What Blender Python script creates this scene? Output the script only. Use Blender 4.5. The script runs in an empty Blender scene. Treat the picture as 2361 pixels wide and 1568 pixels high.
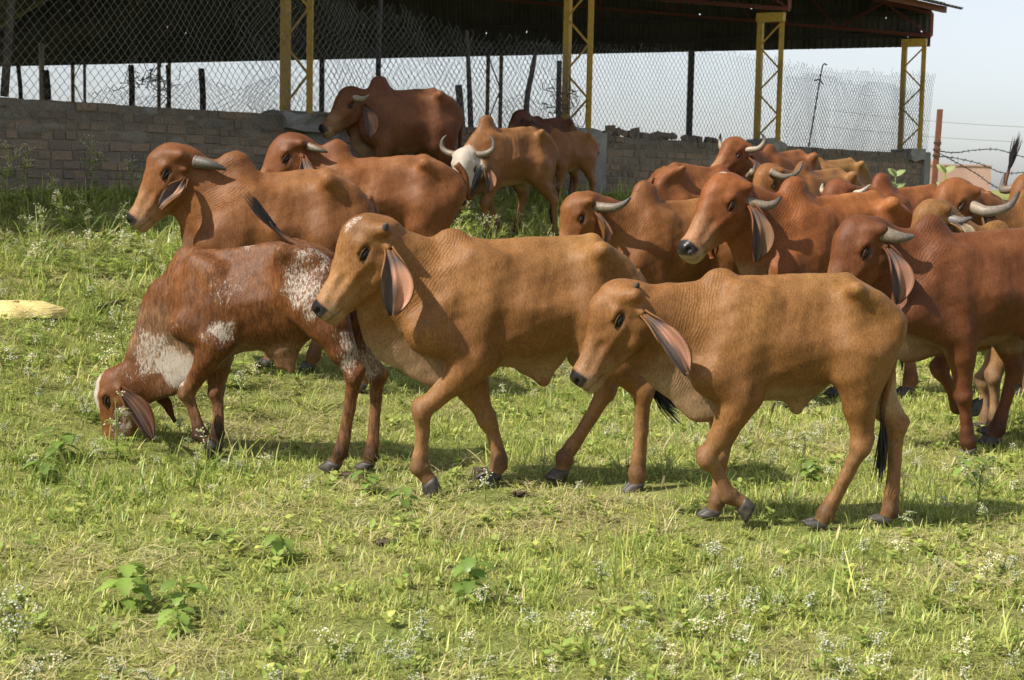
import bpy, math, random
import numpy as np
from mathutils import Vector, Matrix
R = math.radians
rng = np.random.default_rng(7)
random.seed(7)
scene = bpy.context.scene
COL = scene.collection

# ------------------------------------------------------------------ camera, sky, sun, exposure
CAM_H, FPX, HORIZON, ROLL = 1.56, 3600.0, 415.0, 0.020      # picture units: 2361 wide, 1568 high
PITCH = math.atan((784 - HORIZON) / FPX)
cam_d = bpy.data.cameras.new('camera')
cam_d.sensor_width = 36.0
cam_d.lens = 36.0 * FPX / 2361
cam_d.clip_end = 5000
cam_d.dof.use_dof = True
cam_d.dof.focus_distance = 7.8
cam_d.dof.aperture_fstop = 9.0
cam = bpy.data.objects.new('camera', cam_d)
COL.objects.link(cam)
_F = np.array([0, math.cos(PITCH), -math.sin(PITCH)])
_U0 = np.array([0, math.sin(PITCH), math.cos(PITCH)])
_R0 = np.array([1.0, 0, 0])
_R = _R0 * math.cos(ROLL) + _U0 * math.sin(ROLL)
_U = -_R0 * math.sin(ROLL) + _U0 * math.cos(ROLL)
CAMP = np.array([0, 0, CAM_H])
cam.matrix_world = Matrix(((_R[0], _U[0], -_F[0], 0), (_R[1], _U[1], -_F[1], 0), (_R[2], _U[2], -_F[2], CAM_H), (0, 0, 0, 1)))
scene.camera = cam

SUN_EL, SUN_AZ = R(47), (-0.86, -0.51)        # direction towards the sun on the ground plane
_n = math.hypot(*SUN_AZ)
SUN_DIR = Vector((SUN_AZ[0] / _n * math.cos(SUN_EL), SUN_AZ[1] / _n * math.cos(SUN_EL), math.sin(SUN_EL)))
world = bpy.data.worlds.new('World')
scene.world = world
world.use_nodes = True
wn = world.node_tree
wn.nodes.clear()
sky = wn.nodes.new('ShaderNodeTexSky')
sky.sky_type = 'NISHITA'
sky.sun_disc = False
sky.sun_elevation = SUN_EL
sky.sun_rotation = math.atan2(SUN_AZ[0], SUN_AZ[1])
sky.air_density = 1.0
sky.dust_density = 0.95
sky.ozone_density = 5.0
hs = wn.nodes.new('ShaderNodeHueSaturation')
hs.inputs['Saturation'].default_value = 0.30
bg = wn.nodes.new('ShaderNodeBackground')
bg.inputs['Strength'].default_value = 0.10
wo = wn.nodes.new('ShaderNodeOutputWorld')
wn.links.new(sky.outputs[0], hs.inputs['Color'])
wn.links.new(hs.outputs[0], bg.inputs['Color'])
wn.links.new(bg.outputs[0], wo.inputs['Surface'])
sun_d = bpy.data.lights.new('sun', 'SUN')
sun_d.energy = 4.3
sun_d.angle = R(1.2)
sun_d.color = (1.0, 0.93, 0.82)
sun = bpy.data.objects.new('sun', sun_d)
COL.objects.link(sun)
sun.rotation_euler = SUN_DIR.to_track_quat('Z', 'Y').to_euler()
sun.location = (-10, -5, 20)
scene.view_settings.view_transform = 'Standard'
scene.view_settings.look = 'None'
scene.view_settings.exposure = 0.66
scene.view_settings.gamma = 1.0
scene.view_settings.use_curve_mapping = False
scene.render.engine = 'CYCLES'
cy = scene.cycles
cy.max_bounces = 4; cy.diffuse_bounces = 2; cy.glossy_bounces = 1; cy.transmission_bounces = 2; cy.transparent_max_bounces = 6
cy.caustics_reflective = False; cy.caustics_refractive = False
cy.use_adaptive_sampling = True; cy.adaptive_threshold = 0.04
cy.use_denoising = True

# ------------------------------------------------------------------ helpers
def ray(u, v):
    return _F * FPX + _R * (u - 1180.5) - _U * (v - 784.0)

def at(u, v, depth):
    r = ray(u, v)
    return CAMP + r * (depth / r[1])

WALL0 = np.array([-4.753, 14.5]); WDIR = np.array([0.643, 0.766]); WNRM = np.array([0.766, -0.643])
def wall_dist(x, y):
    return (x - WALL0[0]) * WNRM[0] + (y - WALL0[1]) * WNRM[1]
def sstep(t):
    t = np.clip(t, 0, 1)
    return t * t * (3 - 2 * t)
TD = np.linspace(-2, 12, 141)
TZ = np.interp(TD, [.4, 1.0, 2.0, 3.5, 4.25, 5.1, 5.9, 6.8], [1.38, 1.27, .90, .62, .46, .25, .05, 0])
TZ = np.convolve(np.pad(TZ, 8, mode='edge'), np.ones(17) / 17, 'valid')
def terrain(x, y):
    x = np.asarray(x, float); y = np.asarray(y, float)
    d = wall_dist(x, y)
    z = np.interp(d, TD, TZ)
    far = np.clip((np.hypot(x, y) - 40) / 40, 0, 1)
    z = z * (1 - 0.55 * far)
    near = np.clip(1 - far * 3, 0, 1)
    z = z + near * (0.022 * np.sin(x * 2.1 + 1.0) * np.sin(y * 1.7 + x * .6) + 0.012 * np.sin(x * 5.3 + y * 3.1) * np.sin(y * 4.7 - x * 1.3))
    return z

def new_mat(name):
    m = bpy.data.materials.new(name)
    m.use_nodes = True
    nt = m.node_tree
    b = nt.nodes['Principled BSDF']
    return m, nt, b
def nd(nt, typ, **kw):
    n = nt.nodes.new(typ)
    for k, v in kw.items():
        if k.startswith('i_'):
            n.inputs[k[2:].replace('_', ' ')].default_value = v
        else:
            setattr(n, k, v)
    return n
def ramp(nt, stops, interp='LINEAR'):
    n = nt.nodes.new('ShaderNodeValToRGB')
    n.color_ramp.interpolation = interp
    e = n.color_ramp.elements
    while len(e) < len(stops):
        e.new(0.5)
    for q, (p, c) in zip(e, stops):
        q.position = p
        q.color = (*c, 1) if len(c) == 3 else c
    return n
def mixc(nt, fac, a, b, blend='MIX'):
    n = nt.nodes.new('ShaderNodeMix')
    n.data_type = 'RGBA'; n.blend_type = blend
    for sock, v in ((n.inputs[0], fac), (n.inputs[6], a), (n.inputs[7], b)):
        if hasattr(v, 'links') or isinstance(v, bpy.types.NodeSocket):
            nt.links.new(v, sock)
        else:
            sock.default_value = v if not isinstance(v, tuple) or len(v) == 4 else (*v, 1)
    return n.outputs[2]
def bump(nt, b, height, strength=0.3, dist=0.01, prev=None):
    n = nt.nodes.new('ShaderNodeBump')
    n.inputs['Strength'].default_value = strength
    n.inputs['Distance'].default_value = dist
    nt.links.new(height, n.inputs['Height'])
    if prev is not None:
        nt.links.new(prev, n.inputs['Normal'])
    if b is not None:
        nt.links.new(n.outputs[0], b.inputs['Normal'])
    return n.outputs[0]

def mesh_from(name, V, Fc, mat=None, smooth=True):
    me = bpy.data.meshes.new(name)
    V = np.asarray(V, np.float32)
    if isinstance(Fc, np.ndarray) and Fc.ndim == 2:
        n, k = Fc.shape
        me.vertices.add(len(V)); me.vertices.foreach_set('co', V.ravel())
        me.loops.add(n * k); me.loops.foreach_set('vertex_index', Fc.astype(np.int32).ravel())
        me.polygons.add(n)
        me.polygons.foreach_set('loop_start', np.arange(0, n * k, k, dtype=np.int32))
        me.update(calc_edges=True)
    else:
        me.from_pydata([tuple(map(float, v)) for v in V], [], [tuple(map(int, f)) for f in Fc])
    me.polygons.foreach_set('use_smooth', np.full(len(me.polygons), bool(smooth)))
    if mat is not None:
        me.materials.append(mat)
    me.update()
    return me
def link(name, me, parent=None, loc=None, mw=None):
    o = bpy.data.objects.new(name, me)
    COL.objects.link(o)
    if parent is not None:
        o.parent = parent
    if loc is not None:
        o.location = loc
    if mw is not None:
        o.matrix_local = mw
    return o
def tag(o, label=None, cat=None, group=None, kind=None):
    if label: o['label'] = label
    if cat: o['category'] = cat
    if group: o['group'] = group
    if kind: o['kind'] = kind
    return o
def empty(name, loc, rz=0.0):
    o = bpy.data.objects.new(name, None)
    o.empty_display_size = 0.1
    COL.objects.link(o)
    o.location = loc
    o.rotation_euler = (0, 0, rz)
    return o

class MB:
    """collects plain shapes into one mesh"""
    def __init__(s): s.v = []; s.f = []; s.n = 0
    def add(s, V, F):
        V = np.asarray(V, float)
        s.v.append(V); s.f += [tuple(int(i) + s.n for i in f) for f in F]; s.n += len(V)
    def box(s, c, ax, half):
        c = np.asarray(c, float); ax = [np.asarray(a, float) for a in ax]
        V = [c + ax[0] * half[0] * a + ax[1] * half[1] * b + ax[2] * half[2] * d for a in (-1, 1) for b in (-1, 1) for d in (-1, 1)]
        s.add(V, [(0, 1, 3, 2), (4, 6, 7, 5), (0, 4, 5, 1), (2, 3, 7, 6), (0, 2, 6, 4), (1, 5, 7, 3)])
    def bar(s, a, b, w, h=None, up=(0, 0, 1)):
        a = np.asarray(a, float); b = np.asarray(b, float); h = h or w
        d = b - a; L = np.linalg.norm(d); d = d / L
        up = np.asarray(up, float)
        if abs(d @ up) > 0.98: up = np.array([1.0, 0, 0])
        sx = np.cross(d, up); sx /= np.linalg.norm(sx); sy = np.cross(sx, d)
        s.box((a + b) / 2, (d, sx, sy), (L / 2, w / 2, h / 2))
    def tube(s, pts, rad, sides=6, cap=True):
        V, F = tube(pts, rad, sides, cap); s.add(V, F)
    def mesh(s, name, mat, smooth=False):
        return mesh_from(name, np.concatenate(s.v), s.f, mat, smooth)
def tube(pts, rad, sides=6, cap=True):
    pts = np.asarray(pts, float); n = len(pts)
    rad = np.full(n, rad) if np.isscalar(rad) else np.asarray(rad, float)
    T = np.gradient(pts, axis=0); T /= np.linalg.norm(T, axis=1)[:, None] + 1e-9
    up = np.array([0, 0, 1.0]) if abs(T[0, 2]) < .9 else np.array([1.0, 0, 0])
    V = []; 
    a = np.cross(T[0], up); a /= np.linalg.norm(a)
    ang = np.arange(sides) * 2 * np.pi / sides
    for i in range(n):
        a = a - T[i] * (a @ T[i]); a /= np.linalg.norm(a) + 1e-9
        b = np.cross(T[i], a)
        V.append(pts[i] + rad[i] * (np.cos(ang)[:, None] * a + np.sin(ang)[:, None] * b))
    V = np.concatenate(V); F = []
    for i in range(n - 1):
        for j in range(sides):
            k = (j + 1) % sides
            F.append((i * sides + j, i * sides + k, (i + 1) * sides + k, (i + 1) * sides + j))
    if cap:
        F.append(tuple(range(sides - 1, -1, -1))); F.append(tuple((n - 1) * sides + j for j in range(sides)))
    return V, F
def spline(pts, n):
    """Catmull-Rom through pts"""
    P = np.asarray(pts, float)
    P = np.vstack([2 * P[0] - P[1], P, 2 * P[-1] - P[-2]])
    m = len(P) - 3
    out = []
    for t in np.linspace(0, m, n):
        i = min(int(t), m - 1); f = t - i
        a, b, c, d = P[i:i + 4]
        out.append(0.5 * ((2 * b) + (c - a) * f + (2 * a - 5 * b + 4 * c - d) * f * f + (3 * b - a - 3 * c + d) * f ** 3))
    return np.array(out)
def set_attr(me, name, arr, dom='POINT'):
    arr = np.asarray(arr, np.float32)
    if arr.ndim == 2:
        a = me.attributes.new(name, 'FLOAT_COLOR', dom)
        if arr.shape[1] == 3: arr = np.hstack([arr, np.ones((len(arr), 1), np.float32)])
        a.data.foreach_set('color', arr.ravel())
    else:
        a = me.attributes.new(name, 'FLOAT', dom)
        a.data.foreach_set('value', arr.ravel())
def nrm(v):
    v = np.asarray(v, float); return v / (np.linalg.norm(v) + 1e-12)
def lerp(a, b, t): return a + (b - a) * t
def arr(v): return np.asarray(v, float)
# ------------------------------------------------------------------ ground
def make_ground_mat():
    m, nt, b = new_mat('pasture_soil'); L = nt.links
    tc = nd(nt, 'ShaderNodeTexCoord')
    n1 = nd(nt, 'ShaderNodeTexNoise', i_Scale=1.1, i_Detail=6.0, i_Roughness=0.6); L.new(tc.outputs['Object'], n1.inputs['Vector'])
    n2 = nd(nt, 'ShaderNodeTexNoise', i_Scale=38.0, i_Detail=6.0, i_Roughness=0.7); L.new(tc.outputs['Object'], n2.inputs['Vector'])
    r1 = ramp(nt, [(0.35, (.20, .24, .065)), (0.5, (.26, .27, .09)), (0.68, (.32, .28, .14))]); L.new(n1.outputs['Fac'], r1.inputs[0])
    r2 = ramp(nt, [(0.3, (.45, .45, .42)), (0.7, (1.3, 1.3, 1.25))]); L.new(n2.outputs['Fac'], r2.inputs[0])
    L.new(mixc(nt, 1.0, r1.outputs[0], r2.outputs[0], 'MULTIPLY'), b.inputs['Base Color'])
    b.inputs['Roughness'].default_value = 0.95; b.inputs['Specular IOR Level'].default_value = 0.1
    bump(nt, b, n2.outputs['Fac'], 0.8, 0.03)
    return m
def axis_nodes(lo, hi, n, far_lo, far_hi):
    core = np.linspace(lo, hi, n)
    a = lo - np.geomspace(.5, lo - far_lo, 16)[::-1]; b = hi + np.geomspace(.5, far_hi - hi, 16)
    return np.concatenate([a, core, b])
gx = axis_nodes(-13, 15, 150, -900, 900); gy = axis_nodes(2, 36, 190, -60, 1800)
GX, GY = np.meshgrid(gx, gy)
GV = np.stack([GX.ravel(), GY.ravel(), terrain(GX, GY).ravel()], 1)
_I = np.arange(len(GV)).reshape(GX.shape)
GF = np.stack([_I[:-1, :-1], _I[:-1, 1:], _I[1:, 1:], _I[1:, :-1]], -1).reshape(-1, 4)
tag(link('ground', mesh_from('ground', GV, GF, make_ground_mat())), kind='structure')
def gpx(u, v):
    """picture point -> point on the ground"""
    r = ray(u, v); r = r / r[1]
    ys = np.linspace(3, 60, 2400)
    P = CAMP + r * ys[:, None]
    h = P[:, 2] - terrain(P[:, 0], P[:, 1])
    i = int(np.argmax(h < 0))
    return P[i]

# ------------------------------------------------------------------ wall, fence, shed
W3 = np.array([*WDIR, 0.0]); N3 = np.array([*WNRM, 0.0]); Z3 = np.array([0, 0, 1.0])
def wp(a, d, z):
    p = WALL0 + WDIR * a + WNRM * d
    return np.array([p[0], p[1], z])
def a_at(u):
    r = ray(u, 320); o = np.array([*WALL0, 0.0]); n = np.array([*WNRM, 0.0])
    t = ((o - CAMP) @ n) / (r @ n); p = CAMP + r * t
    return float((p - o) @ np.array([*WDIR, 0.0]))
def masonry(name, c0, c1, c2, rough=.9, obj_rand=True, sc=9.0):
    m, nt, b = new_mat(name); L = nt.links
    tc = nd(nt, 'ShaderNodeTexCoord'); geo = nd(nt, 'ShaderNodeNewGeometry')
    n1 = nd(nt, 'ShaderNodeTexNoise', i_Scale=sc, i_Detail=6.0, i_Roughness=0.65); L.new(geo.outputs['Position'], n1.inputs['Vector'])
    n2 = nd(nt, 'ShaderNodeTexNoise', i_Scale=70.0, i_Detail=4.0, i_Roughness=0.7); L.new(geo.outputs['Position'], n2.inputs['Vector'])
    r1 = ramp(nt, [(.3, c0), (.5, c1), (.72, c2)]); L.new(n1.outputs['Fac'], r1.inputs[0])
    r2 = ramp(nt, [(.3, (.6, .6, .6)), (.7, (1.25, 1.25, 1.25))]); L.new(n2.outputs['Fac'], r2.inputs[0])
    c = mixc(nt, 1.0, r1.outputs[0], r2.outputs[0], 'MULTIPLY')
    if obj_rand:
        oi = nd(nt, 'ShaderNodeObjectInfo'); ad = nd(nt, 'ShaderNodeMath', operation='ADD'); L.new(oi.outputs['Random'], ad.inputs[0]); L.new(geo.outputs['Random Per Island'], ad.inputs[1])
        fr_ = nd(nt, 'ShaderNodeMath', operation='FRACT'); L.new(ad.outputs[0], fr_.inputs[0])
        r3 = ramp(nt, [(0, (.74, .73, .74)), (.45, (.98, .95, .92)), (.8, (1.18, 1.04, .94)), (1, (.85, .88, .9))]); L.new(fr_.outputs[0], r3.inputs[0])
        c = mixc(nt, 1.0, c, r3.outputs[0], 'MULTIPLY')
    L.new(c, b.inputs['Base Color']); b.inputs['Roughness'].default_value = rough; b.inputs['Specular IOR Level'].default_value = .2
    bump(nt, b, n2.outputs['Fac'], .7, .012)
    return m
BRICK = masonry('old_brick', (.19, .172, .152), (.25, .205, .165), (.30, .23, .175))
MORTAR = masonry('mortar', (.17, .152, .13), (.235, .205, .17), (.29, .255, .215), obj_rand=False, sc=4.0)
CONC = masonry('concrete', (.19, .185, .175), (.27, .262, .25), (.34, .33, .31), obj_rand=False, sc=3.0)
rgb = np.random.default_rng(3)
def brick_mesh(L_, H_, D_, rg):
    """chipped brick: a box with its front edges chamfered and corners knocked about"""
    c = .006
    V = []
    for y, s in ((-D_ / 2, 0), (D_ / 2 - c, 0), (D_ / 2, c)):
        for x, z in ((-1, -1), (1, -1), (1, 1), (-1, 1)):
            V.append([x * (L_ / 2 - s) + rg.normal(0, .0035), y + (rg.normal(0, .003) if y > 0 else 0), z * (H_ / 2 - s) + rg.normal(0, .003)])
    F = [(3, 2, 1, 0), (8, 9, 10, 11)]
    for r_ in (0, 4):
        for j in range(4):
            k_ = (j + 1) % 4
            F.append((r_ + j, r_ + k_, r_ + 4 + k_, r_ + 4 + j))
    return V, F
brick_wall = empty('brick_wall', wp(0, 0, 1.36))
brick_wall['label'] = 'low weathered brick wall below the fence and shed'; brick_wall['category'] = 'wall'; brick_wall['kind'] = 'thing'
WINV = Matrix.Translation(-Vector(wp(0, 0, 1.36)))
def wall_child(name, me, world_loc=None, rot=0.0, tilt=0.0, parent=None):
    o = link(name, me, parent or brick_wall)
    if world_loc is not None:
        base = Vector(wp(0, 0, 1.36))
        o.location = Vector(world_loc) - base
        o.rotation_euler = (tilt, 0, rot)
    else:
        o.location = -Vector(wp(0, 0, 1.36))
    return o
WANG = math.atan2(WDIR[1], WDIR[0])          # local x along the wall, local y = away from us
variants = {}
for nm, ln in (('s', .228), ('h', .118), ('m', .17)):
    variants[nm] = []
    for j in range(6):
        V_, F_ = brick_mesh(ln, .079, .10, rgb)
        V_ = [[x, -y, z] for x, y, z in V_]; F_ = [f[::-1] for f in F_]
        variants[nm].append((ln, mesh_from('brick', V_, F_, BRICK, False), np.array(V_), F_))
COURSE, BASEZ = .0935, 1.385
ca, sa = math.cos(WANG), math.sin(WANG)
rest = MB(); n_ind = 0
for c_ in range(9):
    a = -8.5 + rgb.uniform(0, .2)
    row = 0
    while a < a_at(2122) - .1:
        hdr = (c_ % 2 == 1)
        nm = rgb.choice(['h', 's', 'm'], p=[.62, .25, .13]) if hdr else rgb.choice(['s', 'h', 'm'], p=[.68, .14, .18])
        ln, me, V_, F_ = variants[nm][rgb.integers(6)]
        ac = a + ln / 2
        a += ln + rgb.uniform(.010, .020)
        if c_ == 8 and (rgb.random() < .06 or 9.6 < ac < 10.4): continue
        if any(abs(ac - q) < w_ for q, w_ in PIERS) if (PIERS := [(a_at(1365), .16), (a_at(2122), .14)]) else False: continue
        pz = BASEZ + c_ * COURSE + .04 + .006 * math.sin(a * 1.3 + c_) - .0022 * max(a, 0) + .012 * math.sin(a * .45)
        pd = .055 + rgb.normal(0, .004) + (rgb.normal(0, .012) if c_ == 8 else 0)
        loc = wp(ac, pd, pz)
        if -.15 < ac < 6.6 and n_ind < 300 and not (c_ == 0 and ac > 1.5):
            wall_child('brick', me, loc, WANG + rgb.normal(0, .012), rgb.normal(0, .01)); n_ind += 1
        else:
            Vw = np.stack([loc[0] + V_[:, 0] * ca - V_[:, 1] * sa, loc[1] + V_[:, 0] * sa + V_[:, 1] * ca, loc[2] + V_[:, 2]], 1)
            rest.add(Vw, F_)
o = wall_child('brickwork', rest.mesh('brickwork', BRICK)); o['kind'] = 'stuff'
core = MB()
for a0, a1 in zip(np.arange(-8.6, 19.2, .4), np.arange(-8.6, 19.2, .4) + .4):
    a1 = min(a1, 19.25); am = (a0 + a1) / 2
    ztop = BASEZ + 8.72 * COURSE - .0022 * max(am, 0) + .012 * math.sin(am * .45) + rgb.normal(0, .006)
    core.box((wp(am, -.028, (1.0 + ztop) / 2)), (W3, N3, Z3), ((a1 - a0) / 2 + .0005, .125, (ztop - 1.0) / 2))
wall_child('mortar_bed', core.mesh('mortar_bed', MORTAR))
# cement smears and coping on the near stretch
smears = [(4.55, 2.10, .15, .06, 1), (1.6, 2.17, .12, .05, 1), (5.3, 1.72, .1, .05, 1)] + [(rgb.uniform(-.2, 9), rgb.uniform(1.6, 2.16), rgb.uniform(.06, .30), rgb.uniform(.03, .10), 0) for _ in range(34)]
for a, z_, w_, h_, cem in smears:
    pm = MB()
    an = np.linspace(0, 2 * np.pi, 14, endpoint=False)
    ring = [wp(a + w_ * math.cos(q) * rgb.uniform(.6, 1.15), .103, z_ + h_ * math.sin(q) * rgb.uniform(.7, 1.1)) for q in an]
    inner = [wp(a + w_ * .6 * math.cos(q), .1135, z_ + h_ * .6 * math.sin(q)) for q in an]
    pm.add(ring + inner, [(j, (j + 1) % 14, 14 + (j + 1) % 14, 14 + j) for j in range(14)] + [tuple(range(14, 28))])
    wall_child('cement_patch' if cem else 'mortar_smear', pm.mesh('cement_patch', CONC if cem else MORTAR, True))
def rough_block(c, ax, half, rg, seg=3, amp=.012):
    mb = MB()
    n = seg + 1
    V = []; idx = {}
    for i in range(n):
        for j in range(n):
            for k_ in range(n):
                if 0 < i < seg and 0 < j < seg and 0 < k_ < seg: continue
                idx[i, j, k_] = len(V)
                q = [(i / seg * 2 - 1), (j / seg * 2 - 1), (k_ / seg * 2 - 1)]
                V.append(np.asarray(c) + sum(np.asarray(ax[m_]) * half[m_] * q[m_] for m_ in range(3)) + rg.normal(0, amp, 3))
    F = []
    for i in range(seg):
        for j in range(seg):
            F.append((idx[i, j, 0], idx[i, j + 1, 0], idx[i + 1, j + 1, 0], idx[i + 1, j, 0])); F.append((idx[i, j, seg], idx[i + 1, j, seg], idx[i + 1, j + 1, seg], idx[i, j + 1, seg]))
            F.append((idx[i, 0, j], idx[i + 1, 0, j], idx[i + 1, 0, j + 1], idx[i, 0, j + 1])); F.append((idx[i, seg, j], idx[i, seg, j + 1], idx[i + 1, seg, j + 1], idx[i + 1, seg, j]))
            F.append((idx[0, i, j], idx[0, i, j + 1], idx[0, i + 1, j + 1], idx[0, i + 1, j])); F.append((idx[seg, i, j], idx[seg, i + 1, j], idx[seg, i + 1, j + 1], idx[seg, i, j + 1]))
    mb.add(V, F)
    return mb
PIER_A = [a_at(1365), a_at(2122)]
for a in PIER_A:
    wall_child('pier', rough_block(wp(a, .03, 1.72), (W3, N3, Z3), (.125, .13, .50), rgb, amp=.004).mesh('pier', CONC))
COLS = [a_at(u) for u in (685, 1330, 1770, 2100)]
for a in COLS:
    wall_child('concrete_pad', rough_block(wp(a, -.02, 2.16), (W3, N3, Z3), (.30, .19, .10), rgb, amp=.018).mesh('concrete_pad', CONC))
wall_child('pier', rough_block(wp(COLS[0] + .25, .06, 1.72), (W3, N3, Z3), (.24, .075, .38), rgb, amp=.008).mesh('pier', CONC))
# loose bricks on top of the wall
for u_ in np.concatenate([np.linspace(1392, 1500, 9), np.linspace(1512, 1650, 8)]):
    a = a_at(u_) + rgb.normal(0, .03)
    V_, F_ = brick_mesh(rgb.uniform(.10, .20), rgb.uniform(.06, .10), rgb.uniform(.08, .12), rgb)
    o = link('loose_brick', mesh_from('loose_brick', V_, F_, BRICK, False), None, wp(a, rgb.uniform(-.05, .04), 2.20 + rgb.uniform(0, .045) + (.05 if rgb.random() < .3 and u_ < 1500 else 0)))
    o.rotation_euler = (rgb.uniform(-.5, .5), rgb.uniform(-.4, .4), rgb.uniform(0, 3))
    tag(o, 'broken loose brick lying on top of the brick wall', 'brick', 'loose bricks on the wall')

# metals
def metal(name, col, rust=(.12, .055, .03), amt=.45, rough=.5, met=0.0, sc=14.0):
    m, nt, b = new_mat(name); L = nt.links
    geo = nd(nt, 'ShaderNodeNewGeometry')
    n1 = nd(nt, 'ShaderNodeTexNoise', i_Scale=sc, i_Detail=6.0, i_Roughness=0.7); L.new(geo.outputs['Position'], n1.inputs['Vector'])
    r1 = ramp(nt, [(amt, tuple(col)), (amt + .22, tuple(rust))]); L.new(n1.outputs['Fac'], r1.inputs[0])
    L.new(r1.outputs[0], b.inputs['Base Color']); b.inputs['Roughness'].default_value = rough; b.inputs['Metallic'].default_value = met
    bump(nt, b, n1.outputs['Fac'], .2, .004)
    return m
YEL = metal('yellow_paint', (.50, .31, .035), (.20, .12, .045), .52, .5)
REDP = metal('red_oxide_paint', (.17, .04, .024), (.10, .04, .03), .55, .55)
DARKIRON = metal('dark_iron', (.035, .03, .028), (.06, .035, .022), .5, .6)
RUST = metal('rusty_iron', (.17, .065, .035), (.09, .035, .022), .5, .75)
WIRE = metal('galvanised_wire', (.20, .20, .20), (.12, .10, .09), .55, .5)
WOOD = masonry('weathered_wood', (.055, .045, .038), (.10, .085, .07), (.15, .125, .10), obj_rand=False, sc=12.0)

def lattice(name, base, top, e, W_, mat, parent=None, lacing=.42, post=.075):
    """two angle-iron posts, zigzag lacing bars and a top plate, as one thing with parts"""
    o = empty(name, base) if parent is None else parent
    base = np.asarray(base, float); top = np.asarray(top, float); e = nrm(e)
    off = -base if parent is None else np.zeros(3)
    up = nrm(top - base); Hh = np.linalg.norm(top - base); pr = nrm(np.cross(up, e))
    for s in (-1, 1):
        mb = MB(); c = base + e * s * W_ / 2
        mb.box(c + up * Hh / 2, (e, pr, up), (post / 2, .004, Hh / 2))
        mb.box(c + up * Hh / 2 - e * s * (post / 2 - .004) + pr * post / 2, (e, pr, up), (.004, post / 2, Hh / 2))
        mb.v = [v + off for v in mb.v]
        link('post', mb.mesh('post', mat), o)
    n = max(2, int(round(Hh / lacing))); zs = np.linspace(.06, Hh - .16, n + 1)
    for i in range(n):
        s = 1 if i % 2 else -1
        mb = MB(); mb.bar(base + e * s * W_ * .48 + up * zs[i] - pr * .012 + off, base - e * s * W_ * .48 + up * zs[i + 1] - pr * .012 + off, .028, .008, up=pr)
        link('lacing_bar', mb.mesh('lacing_bar', mat), o)
    mb = MB(); mb.box(base + up * (Hh - .07) + off - pr * .006, (e, pr, up), (W_ / 2 + post / 2 - .002, .05, .07)); link('head_plate', mb.mesh('head_plate', mat), o)
    return o
COLTOP = 4.25
clabels = ['yellow lattice steel column standing left of the dark cow', 'yellow lattice steel column behind the lean young cow', 'yellow lattice steel column above the highest horned head', 'yellow lattice steel column at the shed\'s right end']
EDIR = nrm(N3 * .9 + W3 * .15)
for a, lb in zip(COLS, clabels):
    o = lattice('shed_column', wp(a, -.02, 2.24), wp(a, -.02, COLTOP), EDIR, .37, YEL, post=.085)
    tag(o, lb, 'column', 'yellow shed columns')
# shed roof: eave along the wall, gable end closed with hanging sheets
shed = empty('shed', wp(19.6, -.2, 1.38))
shed['label'] = 'open cattle shed with dark corrugated sheets under its roof'; shed['category'] = 'shed'
SOFF = -wp(19.6, -.2, 1.38)
GDIR = -N3
def sheet_mat():
    m, nt, b = new_mat('corrugated_sheet'); L = nt.links
    geo = nd(nt, 'ShaderNodeNewGeometry'); tc = nd(nt, 'ShaderNodeTexCoord')
    n1 = nd(nt, 'ShaderNodeTexNoise', i_Scale=1.3, i_Detail=6.0, i_Roughness=0.65); L.new(geo.outputs['Position'], n1.inputs['Vector'])
    r1 = ramp(nt, [(.35, (.075, .073, .072)), (.65, (.13, .127, .125))]); L.new(n1.outputs['Fac'], r1.inputs[0]); L.new(r1.outputs[0], b.inputs['Base Color'])
    b.inputs['Roughness'].default_value = .6; b.inputs['Specular IOR Level'].default_value = .25
    return m
SHEET = sheet_mat()
ROOFM = metal('old_roof_sheet', (.045, .043, .042), (.075, .06, .05), .5, .6, sc=2.0)  # colour darkened to keep the underside in shade despite ground bounce
def corrugated(P0, du, dv, nrmv, Lu, Lv_fn, v0_fn, pitch=.16, amp=.022, seg=6, sheet=1.05, holes=0):
    """corrugated surface: waves along du, ridges along dv; thin solid"""
    n = int(Lu / pitch * seg); us_ = np.linspace(0, Lu, n + 1)
    V = []
    for u_ in us_:
        w_ = amp * math.sin(2 * math.pi * u_ / pitch) + .012 * (int(u_ / sheet) % 2)
        a_ = P0 + du * u_ + nrmv * w_ + dv * v0_fn(u_); b_ = P0 + du * u_ + nrmv * w_ + dv * Lv_fn(u_)
        V += [a_, b_, a_ - nrmv * .004, b_ - nrmv * .004]
    F = []
    hol = set(np.random.default_rng(9).choice(n, holes, replace=False).tolist()) if holes else set()
    for i in range(n):
        q = 4 * i; r_ = q + 4
        if i in hol:        # a rust hole: the strip is left open over a few centimetres
            h_ = random.uniform(.12, .8); e = .032 / np.linalg.norm(V[q + 1] - V[q]); b_ = len(V)
            for t_ in (h_, h_ + e): V += [lerp(V[q], V[q + 1], t_), lerp(V[r_], V[r_ + 1], t_)]
            F += [(q, r_, b_ + 1, b_), (b_ + 2, b_ + 3, r_ + 1, q + 1)]
            continue
        F += [(q, r_, r_ + 1, q + 1), (q + 2, q + 3, r_ + 3, r_ + 2), (q, q + 2, r_ + 2, r_), (q + 1, r_ + 1, r_ + 3, q + 3)]
    return np.array(V), F
SL = .27; EAVE_D, EAVE_Z, RIDGE = .55, 4.83, 17.0
A_END, A_START = COLS[3] + .75, -17.0
up_s = nrm(GDIR + Z3 * SL); dn_s = nrm(GDIR - Z3 * SL)
nlen = (RIDGE + EAVE_D) * math.sqrt(1 + SL * SL)
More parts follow.
